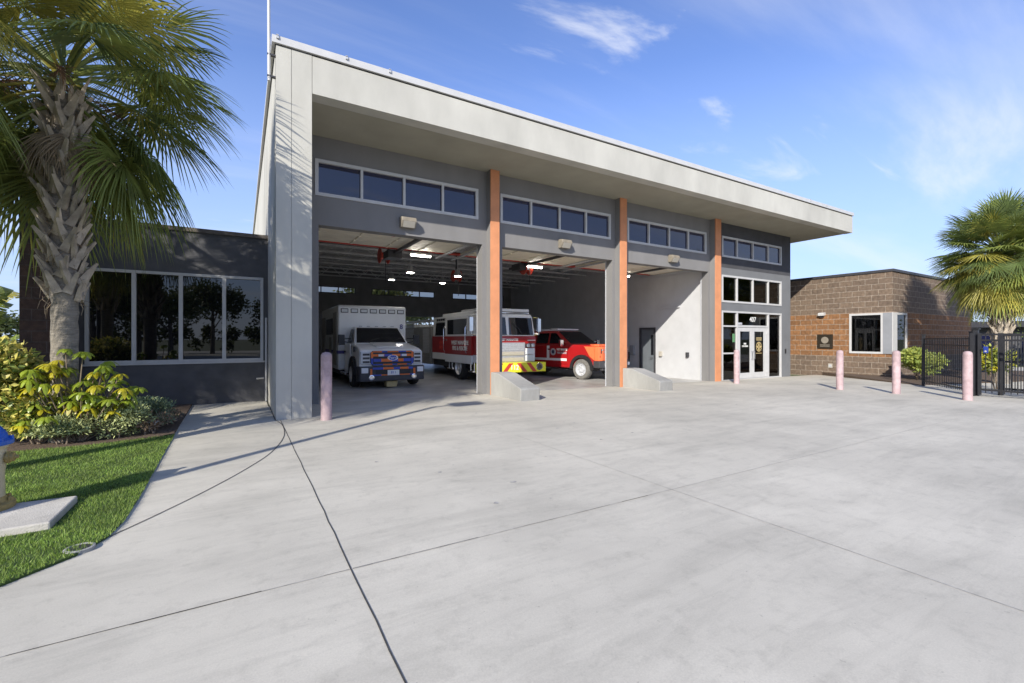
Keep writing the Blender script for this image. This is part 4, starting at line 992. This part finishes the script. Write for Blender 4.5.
# ------------------------------------------------------------------ plants
UP = Vector((0,0,1))
def fan_leaf(mb, base, d, pet, blade, rg, mi, nseg=40, droop=.35, hang=.0, spread=145):
    d = Vector(d).normalized(); base = Vector(base)
    mb.mi = mi; pts = [base]
    cur = base.copy(); dd = d.copy()
    for k in range(4):
        dd = (dd + Vector((0,0,-1))*(.05+hang*.14)).normalized(); cur = cur+dd*pet/4; pts.append(cur.copy())
    mb.tube(pts, [.028,.022,.017,.014,.012], 5)
    side = dd.cross(UP)
    if side.length < .15: side = dd.cross(Vector((math.cos(rg.uniform(0,6)),math.sin(rg.uniform(0,6)),0)))
    side.normalize(); nrm = side.cross(dd).normalized()
    roll = rg.uniform(-.35,.35); side, nrm = side*math.cos(roll)+nrm*math.sin(roll), nrm*math.cos(roll)-side*math.sin(roll)
    A = R(spread); hub = cur
    fold = rg.uniform(.15,.4)
    for i in range(nseg):
        th = -A+2*A*(i+.5)/nseg + rg.uniform(-.025,.025)
        e = dd*math.cos(th)+side*math.sin(th)
        Ln = blade*(.66+.34*math.cos(th*.5))*rg.uniform(.88,1.06)
        st = hub+dd*blade*.16*max(0,math.cos(th))
        per = nrm.cross(e).normalized(); gap = A/nseg
        dr = droop*rg.uniform(.7,1.4)
        row = []
        for r, wf in ((.03,.6),(.36,.92),(.66,.48),(.88,.20),(1.0,.0)):
            L_ = Ln*r
            c = st+e*L_ - nrm*abs(math.sin(th))*fold*L_*.6 + Vector((0,0,-1))*dr*(max(0,r-.25)**2)*Ln*1.3
            w = gap*Ln*min(r,.5)*wf*1.05+.002
            if r == 1.0: row.append((c,))
            else: row.append((c-per*w+nrm*w*.35, c-nrm*w*.25, c+per*w+nrm*w*.35))
        for a in range(len(row)-1):
            p0, p1 = row[a], row[a+1]
            if len(p1) == 3: mb.quad(p0[0],p0[1],p1[1],p1[0]); mb.quad(p0[1],p0[2],p1[2],p1[1])
            else: mb.tri(p0[0],p0[1],p1[0]); mb.tri(p0[1],p0[2],p1[0])

def palm(label, x, y, z0, ztop, seed, nleaf=40, blade=1.0, pet=.95, rtr=.20, boots=(2.0,), lean=(0,0), yellow=.12, dry=8, loE=-62, stalks=5, group=None, face=None, stiff=1.0, nseg=44):
    rg = random.Random(seed)
    t = thing('palm_tree', label, 'palm tree', (x, y, z0), group)
    H = ztop-z0
    def ax_(h): f = h/H; return Vector((lean[0]*f*f, lean[1]*f*f, h))
    q = MB(); n = 40; rr = []
    for k in range(n+1):
        h = H*k/n; rad = rtr*(1.18-.2*min(1,h/.6) if h < .6 else .98)*(1+.035*math.sin(h*21)+rg.uniform(-.02,.02))
        if h > boots[0]-.1: rad *= 1.12
        rr.append([ax_(h)+Vector((math.cos(a*2*math.pi/18),math.sin(a*2*math.pi/18),0))*rad*(1+rg.uniform(-.03,.03)) for a in range(18)])
    q.rings(rr); q.build('trunk', 'palm_bark', t, local=True, smooth=True, angle=60)
    # old leaf bases, each split into two prongs, in a spiral up the trunk
    b = MB(); h = boots[0]; k = 0
    while h < H+.1:
        a = k*2.39996+rg.uniform(-.12,.12); o = Vector((math.cos(a),math.sin(a),0)); s = Vector((-o.y,o.x,0))
        base = ax_(min(h,H))+o*rtr*1.0
        ln = rg.uniform(.28,.40); up = rg.uniform(1.0,1.5)
        for sg in (-1,1):
            dirv = (o*rg.uniform(.14,.26)+UP*up+s*sg*rg.uniform(.52,.78)).normalized()
            p0 = base+s*sg*.045-UP*.06; p1 = p0+dirv*ln*.55+o*.01; p2 = p1+(dirv+o*.20).normalized()*ln*.5
            for (pa,pb,wa,wb,ta,tb) in ((p0,p1,.055,.038,.034,.018),(p1,p2,.038,.018,.018,.008)):
                dv = (pb-pa).normalized(); sv = dv.cross(o).normalized(); ov = sv.cross(dv)
                n0 = len(b.v)
                for pp,w,tt in ((pa,wa,ta),(pb,wb,tb)): b.v += [tuple(pp-sv*w-ov*tt),tuple(pp+sv*w-ov*tt),tuple(pp+sv*w+ov*tt),tuple(pp-sv*w+ov*tt)]
                for f_ in ((0,1,5,4),(1,2,6,5),(2,3,7,6),(3,0,4,7),(4,5,6,7),(3,2,1,0)): b.face([n0+i for i in f_])
        h += boots[1] if len(boots) > 1 else .035; k += 1
    b.build('leaf_bases', 'palm_boot', t, local=True)
    b = MB()
    for k in range(220):
        a = rg.uniform(0,6.283); hh = rg.uniform(boots[0]-.15,H); o = Vector((math.cos(a),math.sin(a),0)); p0 = ax_(hh)+o*(rtr*1.12); e = p0+o*rg.uniform(.01,.07)+Vector((rg.uniform(-.1,.1),rg.uniform(-.1,.1),rg.uniform(-.28,.12)))
        b.tube([p0,(p0+e)/2+o*.03,e],[.005,.004,.002],3,False)
    b.build('trunk_fibres', 'palm_dry', t, local=True)
    c = MB(); top = ax_(H)
    for i in range(nleaf):
        f = (i+.5)/nleaf; el = R(82-(82-loE)*f**.85+rg.uniform(-15,15)); az = i*2.39996+rg.uniform(-.2,.2)
        d = Vector((math.cos(az)*math.cos(el),math.sin(az)*math.cos(el),math.sin(el)))
        base = top+UP*(.55-.75*f)+Vector((math.cos(az),math.sin(az),0))*.10
        rv = rg.random(); mi = 2 if rv < yellow*(.4+1.4*f) else (1 if rv < .45 else 0)
        if face is not None and f > .42 and d.x*face[0]+d.y*face[1] > .35*math.cos(el): continue
        fan_leaf(c, base, d, pet*rg.uniform(.8,1.15)*(1.0 if el > -.3 else .85), blade*rg.uniform(.85,1.1), rg, mi, nseg=nseg, droop=(.25+.5*f)*stiff, hang=(.5+f)*stiff)
    c.build('crown', ['palm_green','palm_dark','palm_yellow'], t, local=True)
    c = MB()
    for i in range(dry):
        az = i*2.39996+1; el = R(rg.uniform(-80,-55)); d = Vector((math.cos(az)*math.cos(el),math.sin(az)*math.cos(el),math.sin(el)))
        fan_leaf(c, top-UP*.25+Vector((math.cos(az),math.sin(az),0))*.16, d, .35*rg.uniform(.8,1.2), blade*.5, rg, 0, nseg=24, droop=.5, hang=1.2, spread=70)
    if dry: c.build('dry_fronds', 'palm_dry', t, local=True)
    c = MB()
    for i in range(stalks):
        az = rg.uniform(0,6.28); p0 = top+UP*.1; d = Vector((math.cos(az),math.sin(az),.25)); pts = [p0+d*k*.28+Vector((0,0,-.028*k*k)) for k in range(5)]
        c.tube(pts, [.015,.012,.01,.008,.006], 5)
        for _ in range(60):
            k = rg.uniform(1.8,4); b_ = p0+d*k*.28+Vector((0,0,-.028*k*k)); e = b_+Vector((rg.uniform(-.22,.22),rg.uniform(-.22,.22),rg.uniform(-.3,.08))); c.tube([b_,e],[.005,.002],3,False)
    if stalks: c.build('flower_stalks', 'flower_stalk', t, local=True)
    return t
palm('tall sabal palm with grey criss-cross leaf bases in front of the office wing', -2.20, 8.92, 0, 5.0, 11, nleaf=84, nseg=54, blade=1.0, pet=1.12, rtr=.150, boots=(2.12,.046), dry=9, loE=-42, face=(.25,-.97), yellow=.22)
palm('sabal palm at the left edge of the lawn, only its drooping yellowish fronds in view', -3.60, 6.40, 0, 4.95, 5, nleaf=50, nseg=58, blade=1.0, pet=1.0, rtr=.15, boots=(2.4,.05), yellow=.6, dry=8, loE=-44)
palm('bushy sabal palm behind the gate with its whole left side in view', 24.0, 4.95, gh(24,5), 4.35, 23, nleaf=190, blade=.88, pet=1.1, rtr=.20, boots=(1.6,.045), yellow=.26, dry=10, loE=-62, stiff=.55)
palm('second sabal palm at the right edge, added to widen the palm shadow on the annex', 28.3, 4.6, gh(25,5), 4.2, 29, nleaf=110, blade=.9, pet=1.1, rtr=.20, boots=(1.6,.05), yellow=.3, dry=4, loE=-58, stiff=.55)  # added palm; its crown spreads the shadow further along the annex wall

palm('tall sabal palm left of the bed whose crown shades the office wing', -6.2, 8.6, 0, 6.2, 41, nleaf=44, blade=1.05, pet=1.1, rtr=.16, boots=(2.4,.06), dry=4, loE=-45)
palm('sabal palm furthest left of the bed, shading the dark pillar', -7.8, 8.1, 0, 5.3, 42, nleaf=44, blade=1.05, pet=1.1, rtr=.16, boots=(2.4,.06), dry=4, loE=-45)

def leafq(mb, c, d, n, ln, w, fold=.25):
    d = Vector(d).normalized(); n = Vector(n); s = d.cross(n)
    if s.length < 1e-3: s = d.cross(Vector((.3,.8,.5)))
    s.normalize(); n = s.cross(d)
    a = Vector(c); t = a+d*ln; m1 = a+d*ln*.45
    l = m1-s*w+n*w*fold; r = m1+s*w+n*w*fold
    mb.quad(a, r, t, l)
def rnd_dir(rg):
    while True:
        v = Vector((rg.uniform(-1,1),rg.uniform(-1,1),rg.uniform(-1,1)))
        if .05 < v.length < 1: return v.normalized()
def cloud(mb, c, rad, n, ln, w, rg, mis, shell=.55, updraft=.3, lumps=0):
    c = Vector(c); L_ = [(Vector((0,0,0)), 1.0)]
    if lumps:
        L_ = []
        for _ in range(lumps):
            v = rnd_dir(rg); v.z = abs(v.z)*.9-.1 if rg.random() < .8 else v.z; L_.append((v*rg.uniform(.35,.75), rg.uniform(.3,.52)))
    for i in range(n):
        o, s = L_[i % len(L_)]
        v = rnd_dir(rg); r = (shell+(1-shell)*rg.random()) if rg.random() < .75 else rg.random()
        p_ = o+v*r*s
        pt = c+Vector((p_.x*rad[0],p_.y*rad[1],p_.z*rad[2]))
        d = (v*.7+rnd_dir(rg)*.8+UP*updraft).normalized()
        mb.mi = rg.choices(range(len(mis)), mis)[0]
        leafq(mb, pt, d, (rnd_dir(rg)*.7+UP*.6+v*.4), ln*rg.uniform(.6,1.25), w*rg.uniform(.7,1.2))

def shrub(name, label, cat, loc, rad, n, ln, w, mats, mis, seed, stems=7, lumps=7, group=None, twigm='twig'):
    rg = random.Random(seed); t = thing(name, label, cat, loc, group)
    q = MB(); cloud(q, (0,0,rad[2]*.95), rad, n, ln, w, rg, mis, lumps=lumps); q.v = [(x,y,max(z,.012)) for x,y,z in q.v]; q.build('foliage', mats, t, local=True)
    q = MB()
    for k in range(stems):
        a = rg.uniform(0,6.28); e = Vector((math.cos(a)*rad[0]*.6,math.sin(a)*rad[1]*.6,rad[2]*rg.uniform(.9,1.5)))
        q.tube([(math.cos(a)*.06,math.sin(a)*.06,0), e*.5+Vector((rg.uniform(-.05,.05),rg.uniform(-.05,.05),0)), e], [.014,.010,.005], 5)
    q.build('stems', twigm, t, local=True); return t
CR = ['croton_yellow','croton_green']
shrub('variegated_shrub', 'tall yellow green variegated shrub at the left edge behind the hydrant', 'shrub', (-3.25,9.1,.03), (.95,.70,.80), 13000, .105, .032, CR, (.62,.38), 31, lumps=24, group='variegated shrubs in the bed')
shrub('variegated_shrub', 'lower yellow green variegated shrub under the umbrella plant', 'shrub', (-2.45,8.85,.03), (.60,.40,.45), 3600, .09, .026, CR, (.55,.45), 32, lumps=9, group='variegated shrubs in the bed')
shrub('variegated_shrub', 'pale shrub at the foot of the dark block pillar', 'shrub', (-4.3,10.9,.03), (.9,.7,.60), 2600, .10, .026, ['juniper_pale','croton_green'], (.6,.4), 33, lumps=9, group='variegated shrubs in the bed')
shrub('lime_shrub', 'lime green shrub behind the fence at the annex wall', 'shrub', (23.2,7.05,gh(23,7)+.04), (1.25,.75,.62), 4200, .16, .045, ['lime_leaf','croton_green'], (.65,.35), 34, lumps=12)
shrub('yellow_shrub', 'yellow green plant behind the sliding gate', 'shrub', (20.6,4.35,gh(20,4)), (.5,.5,.72), 1300, .16, .035, ['lime_leaf','schefflera_yellow','tree_green'], (.45,.25,.3), 35, lumps=8)
JN = ['juniper_pale','juniper_dark']
for i,(x,y,rx,ry,rz,lb,mw_) in enumerate(((-2.15,8.56,.42,.22,.22,'pale grey green ground cover mound at the lawn edge below the shrub',(.75,.25)),(-1.60,8.74,.46,.30,.29,'bright green ground cover mound in the middle of the bed',(.85,.15)),
        (-2.0,9.7,.65,.55,.32,'dusty green ground cover mound behind the umbrella plant',(.45,.55)),(-1.42,9.85,.42,.6,.27,'dusty green ground cover mound below the charcoal wall',(.4,.6)))):
    shrub('ground_cover_mound', lb, 'ground cover', (x,y,.03), (rx,ry,rz), 3200, .055, .010, JN, mw_, 40+i, stems=3, lumps=12, group='low ground cover mounds in the bed')
shrub('dry_shrub', 'brown dried low shrub at the right end of the bed', 'shrub', (-1.20,9.5,.03), (.28,.6,.15), 1500, .05, .010, ['dry_leaf','juniper_dark'], (.7,.3), 51, stems=9, lumps=8)
shrub('dry_shrub', 'small tan withered tuft between the green mounds and the walk', 'shrub', (-1.22,8.82,.03), (.15,.18,.13), 700, .06, .010, ['dry_leaf','flag_white'], (.85,.15), 52, stems=6, lumps=6)

def schefflera(label, loc, seed):
    rg = random.Random(seed); t = thing('umbrella_plant', label, 'plant', loc)
    q = MB(); s = MB()
    heads = []
    for k in range(84):
        a = rg.uniform(0,6.28); r = rg.uniform(.08,.58)**.9; heads.append(Vector((r*math.cos(a)*1.15,r*math.sin(a)*.8,rg.uniform(.42,1.22)-.25*r)))
    heads += [Vector((.10,-.25,1.28)),Vector((-.12,-.1,1.32)),Vector((.48,-.15,.95)),Vector((.55,-.2,.55)),Vector((-.3,-.25,.85))]
    for hd in heads:
        b = Vector((rg.uniform(-.08,.08),rg.uniform(-.08,.08),0)); mid = b*.4+hd*.55+Vector((0,0,-.08)); s.tube([b,mid,hd],[.014,.010,.006],5)
        nl = rg.randint(7,10); q.mi = 1 if rg.random() < .38 else 0; a0 = rg.uniform(0,6)
        for i in range(nl):
            a = a0+i*6.283/nl; o = Vector((math.cos(a),math.sin(a),0)); L_ = rg.uniform(.11,.185); sd = Vector((-o.y,o.x,0)); dr = rg.uniform(.5,1.05)
            prev = None
            for j,(f,w) in enumerate(((.12,.004),(.35,.020),(.65,.029),(.88,.020),(1.0,.003))):
                c = hd+o*L_*f*(1-.25*dr*f)+UP*(.04*f-dr*L_*f*f*1.1); row = (c-sd*w-UP*w*.3, c, c+sd*w-UP*w*.3)
                if prev: q.quad(prev[0],prev[1],row[1],row[0]); q.quad(prev[1],prev[2],row[2],row[1])
                prev = row
    q.build('leaves', ['schefflera_leaf','schefflera_yellow'], t, local=True, smooth=True); s.build('stems', 'twig', t, local=True)
schefflera('umbrella plant with glossy yellow green whorls in front of the palm trunk', (-2.02,8.80,.03), 61)

# big banana-like plant seen left of the pillar
rg = random.Random(8); t = thing('banana_plant', 'tall plant with torn yellow green paddle leaves left of the dark pillar', 'plant', (-5.35,15.8,0))
q = MB(); s = MB()
for k in range(13):
    a = rg.uniform(0,6.28); hgt = rg.uniform(1.3,3.0); o = Vector((math.cos(a),math.sin(a),0)); sd = Vector((-o.y,o.x,0)); q.mi = 1 if rg.random() < .3 else 0
    b0_ = o*.5*hgt/3+UP*hgt*.8; s.tube([(0,0,0),o*.2+UP*hgt*.4,b0_],[.05,.035,.02],6)
    L_ = rg.uniform(1.1,1.7)
    for j in range(14):
        f0, f1 = j/14, (j+.86)/14
        def PT(f, u): 
            w = .26*math.sin(math.pi*min(1,f*.9+.08))**.7
            return b0_+o*L_*f*.62+UP*(L_*f*.9-L_*f*f*.75)+sd*u*w-UP*abs(u)*w*.35
        for u in (-1,1): q.quad(PT(f0,0),PT(f1,0),PT(f1+rg.uniform(-.01,.04),u),PT(f0+rg.uniform(0,.03),u))
q.build('leaves', ['banana_leaf','banana_yellow'], t, local=True); s.build('stems', 'twig', t, local=True)

# broad-leaved trees
def tree_proto(seed, H, crown, n, ln):
    rg = random.Random(seed); t = thing('broadleaf_tree', 'tree', 'tree', (0,0,0), 'trees round the station')
    q = MB(); q.tube([(0,0,-.2),(.05,.03,H*.25),(-.05,.05,H*.5),(0,0,H*.8)], [.22,.17,.12,.05], 9)
    for k in range(7):
        a = k*2.4; h0 = H*(.28+.06*k); e = Vector((math.cos(a)*crown*.65,math.sin(a)*crown*.65,h0+H*.22)); q.tube([(0,0,h0),e*.5+Vector((0,0,h0*.5+.1)),e],[.08,.05,.02],6)
    q.build('trunk', 'bark_grey', t, local=True, smooth=True)
    c = MB(); cloud(c, (0,0,H*.58), (crown,crown,H*.45), n, ln, ln*.36, rg, (.6,.4), lumps=22, shell=.4); c.build('crown', ['tree_green','tree_light'], t, local=True)
    return t
tp = [tree_proto(71, 8.0, 3.6, 3600, .32), tree_proto(72, 6.0, 3.0, 3000, .28)]
spots = [(0,-10,-22,'broad tree across the street close to the far left lamp'),(1,-5,-21,'low tree across the street in front of the tall ones'),(0,-17,-23,'leafy tree across the street at the far left end of the row'),(0,-13,-27,'bare trunked tree across the street, far left behind the camera'),(1,-7.5,-24,'small round tree across the street left behind the camera'),(0,-2.5,-28,'tall tree across the street straight behind the camera'),(1,3,-25,'small round tree across the street right behind the camera'),
         (0,9,-29,'tall tree across the street opposite the middle bay'),(1,15,-26,'small tree across the street opposite the entrance'),(0,22,-30,'tall tree across the street opposite the annex'),
         (0,10.5,42,'tree in the rear yard seen through the open rear door'),(1,15.5,46,'smaller tree in the rear yard beside the taller one'),(1,-16,50,'low rounded tree beyond the road left of the pillar'),(0,-24,62,'larger tree beyond the road at the left edge of the view'),
         (1,40,5.5,'tree behind the palm and the gate'),(0,58,16,'tall tree far behind the right palm'),(1,52,2,'tree at the right edge beyond the low dark building')]
used = set()
for k, x, y, lb in spots:
    if k not in used: o = tp[k]; used.add(k); o.location = (x, y, gh(x,y)); o['label'] = lb
    else: o = dup(tp[k], (x, y, gh(x,y)), rotz=rng.uniform(0,6), label=lb)
    if 'low rounded' in lb: o.scale = (1.2,1.2,.62)
    elif 'larger tree beyond' in lb: o.scale = (1.2,1.2,.55)
    elif 'behind the palm' in lb: o.scale = (.7,.7,.62)
    elif 'far behind' in lb or 'right edge beyond' in lb: o.scale = (.8,.8,.62)
hd = thing('reflection_hedge', 'long dense unseen hedge across the street, added to darken the window reflections', 'hedge', (0,-31,0))  # added hedge out of view; covers the bare horizon mirrored in the wing windows
q = MB(); rg = random.Random(99)
for k in range(26): cloud(q, (-26+2.1*k,0,1.5), (1.7,1.2,1.9), 420, .34, .13, rg, (.7,.3), lumps=4, shell=.3)
q.build('foliage', ['tree_green','tree_light'], hd, local=True)
# low dark building beyond the gate
cb = thing('low_building', 'low dark grey building with a flat roof far behind the right palm', 'building', (44,9,-.35))
q = MB(); q.box(44,62,4.5,13,-.4,2.25); q.build('wall', 'stucco_wing', cb); q = MB(); q.box(43.3,62.5,3.8,13.5,2.251,2.65); q.build('roof', 'metal_dark', cb)
for k in range(4): q = MB(); q.box(43.96,43.999,5.2+k*1.9,6.2+k*1.9,.6,1.7); q.build('window', 'glass_sky', cb)

# ------------------------------------------------------------------ sky, sun, camera
EL, AZ = 28.0, 52.0           # the sun stands behind and to the left of the camera
w = bpy.data.worlds.new('World'); scn.world = w; w.use_nodes = True
N, L = w.node_tree.nodes, w.node_tree.links
bgn = N['Background']; bgn.inputs['Strength'].default_value = 0.125
sky = N.new('ShaderNodeTexSky'); sky.sky_type = 'NISHITA'; sky.sun_disc = False; sky.sun_elevation = R(EL); sky.sun_rotation = R(180+AZ)
sky.air_density = 0.9; sky.dust_density = 0.35; sky.ozone_density = 1.5; sky.altitude = 300
tc = N.new('ShaderNodeTexCoord')
sp = N.new('ShaderNodeSeparateXYZ'); L.new(tc.outputs['Generated'], sp.inputs[0])
zc = N.new('ShaderNodeMath'); zc.operation = 'MAXIMUM'; L.new(sp.outputs['Z'], zc.inputs[0]); zc.inputs[1].default_value = .04
za = N.new('ShaderNodeMath'); za.operation = 'ADD'; L.new(zc.outputs[0], za.inputs[0]); za.inputs[1].default_value = .12
dx = N.new('ShaderNodeMath'); dx.operation = 'DIVIDE'; L.new(sp.outputs['X'], dx.inputs[0]); L.new(za.outputs[0], dx.inputs[1])
dy = N.new('ShaderNodeMath'); dy.operation = 'DIVIDE'; L.new(sp.outputs['Y'], dy.inputs[0]); L.new(za.outputs[0], dy.inputs[1])
cb_ = N.new('ShaderNodeCombineXYZ'); L.new(dx.outputs[0], cb_.inputs[0]); L.new(dy.outputs[0], cb_.inputs[1])
def cloudlayer(rot, sc, scale, lo, hi, amt, detail, dist, off):
    mp = N.new('ShaderNodeMapping'); mp.inputs['Rotation'].default_value = (0,0,R(rot)); mp.inputs['Scale'].default_value = (*sc,1); mp.inputs['Location'].default_value = off
    L.new(cb_.outputs[0], mp.inputs[0])
    n = N.new('ShaderNodeTexNoise'); n.inputs['Scale'].default_value = scale; n.inputs['Detail'].default_value = detail; n.inputs['Roughness'].default_value = .58; n.inputs['Distortion'].default_value = dist
    L.new(mp.outputs[0], n.inputs['Vector'])
    r = N.new('ShaderNodeMapRange'); r.interpolation_type = 'SMOOTHSTEP'; r.inputs[1].default_value = lo; r.inputs[2].default_value = hi; r.inputs[3].default_value = 0; r.inputs[4].default_value = amt
    L.new(n.outputs['Fac'], r.inputs[0]); return r.outputs[0]
a1 = cloudlayer(-25, (.28,1.3), 1.0, .42, .78, .42, 8, .5, (3.1,1.7,0))
a2 = cloudlayer(-35, (.55,1.2), 1.7, .62, .80, .8, 9, .6, (7.521,1.951,0))
a3 = cloudlayer(-30, (.35,1.3), 1.6, .46, .80, .75, 9, .5, (1.3,4.4,0))
dd_ = N.new('ShaderNodeVectorMath'); dd_.operation = 'DISTANCE'; L.new(cb_.outputs[0], dd_.inputs[0]); dd_.inputs[1].default_value = (2.35,.62,0)
mk = N.new('ShaderNodeMapRange'); mk.interpolation_type = 'SMOOTHSTEP'; mk.inputs[1].default_value = .2; mk.inputs[2].default_value = 1.0; mk.inputs[3].default_value = 1; mk.inputs[4].default_value = 0
L.new(dd_.outputs['Value'], mk.inputs[0])
a3m = N.new('ShaderNodeMath'); a3m.operation = 'MULTIPLY'; L.new(a3, a3m.inputs[0]); L.new(mk.outputs[0], a3m.inputs[1])
a13 = N.new('ShaderNodeMath'); a13.operation = 'MAXIMUM'; L.new(a1, a13.inputs[0]); L.new(a3m.outputs[0], a13.inputs[1]); a1 = a13.outputs[0]
mx_ = N.new('ShaderNodeMath'); mx_.operation = 'MAXIMUM'; L.new(a1, mx_.inputs[0]); L.new(a2, mx_.inputs[1])
tint = N.new('ShaderNodeMixRGB'); tint.blend_type = 'MULTIPLY'; tint.inputs[0].default_value = 1; tint.inputs[2].default_value = (1.18,1.26,1.66,1); L.new(sky.outputs[0], tint.inputs[1])
hz = N.new('ShaderNodeMapRange'); hz.inputs[1].default_value = 0.0; hz.inputs[2].default_value = .5; hz.inputs[3].default_value = .9; hz.inputs[4].default_value = 0
L.new(sp.outputs['Z'], hz.inputs[0])
hm = N.new('ShaderNodeMixRGB'); L.new(hz.outputs[0], hm.inputs[0]); L.new(tint.outputs[0], hm.inputs[1]); hm.inputs[2].default_value = (3.3,4.2,6.0,1)
mix = N.new('ShaderNodeMixRGB'); L.new(mx_.outputs[0], mix.inputs[0]); L.new(hm.outputs[0], mix.inputs[1]); mix.inputs[2].default_value = (6.2,6.4,6.9,1)
L.new(mix.outputs[0], bgn.inputs['Color'])
ld = bpy.data.lights.new('sun', 'SUN'); ld.energy = 5.0; ld.angle = R(.53); ld.color = (1.0,.945,.85)
so = bpy.data.objects.new('sun', ld); COL.objects.link(so)
dv = Vector((math.sin(R(AZ))*math.cos(R(EL)), math.cos(R(AZ))*math.cos(R(EL)), -math.sin(R(EL))))
so.rotation_euler = dv.to_track_quat('-Z','Y').to_euler(); so.location = (-20,-15,20)

cd = bpy.data.cameras.new('camera'); cam = bpy.data.objects.new('camera', cd); COL.objects.link(cam)
cam.location = (0,0,1.5); cam.rotation_euler = (R(90), 0, -math.atan2(450,750)); cd.sensor_width = 36; cd.lens = 36*450/1024
cd.shift_y = -(341.5-338.5)/1024; cd.clip_end = 3000; cd.clip_start = .05
scn.camera = cam
scn.view_settings.view_transform = 'Standard'; scn.view_settings.look = 'None'; scn.view_settings.exposure = 0.36; scn.view_settings.gamma = 1
scn.view_settings.use_curve_mapping = False
scn.cycles.use_denoising = True
scn.cycles.max_bounces = 8; scn.cycles.transparent_max_bounces = 12
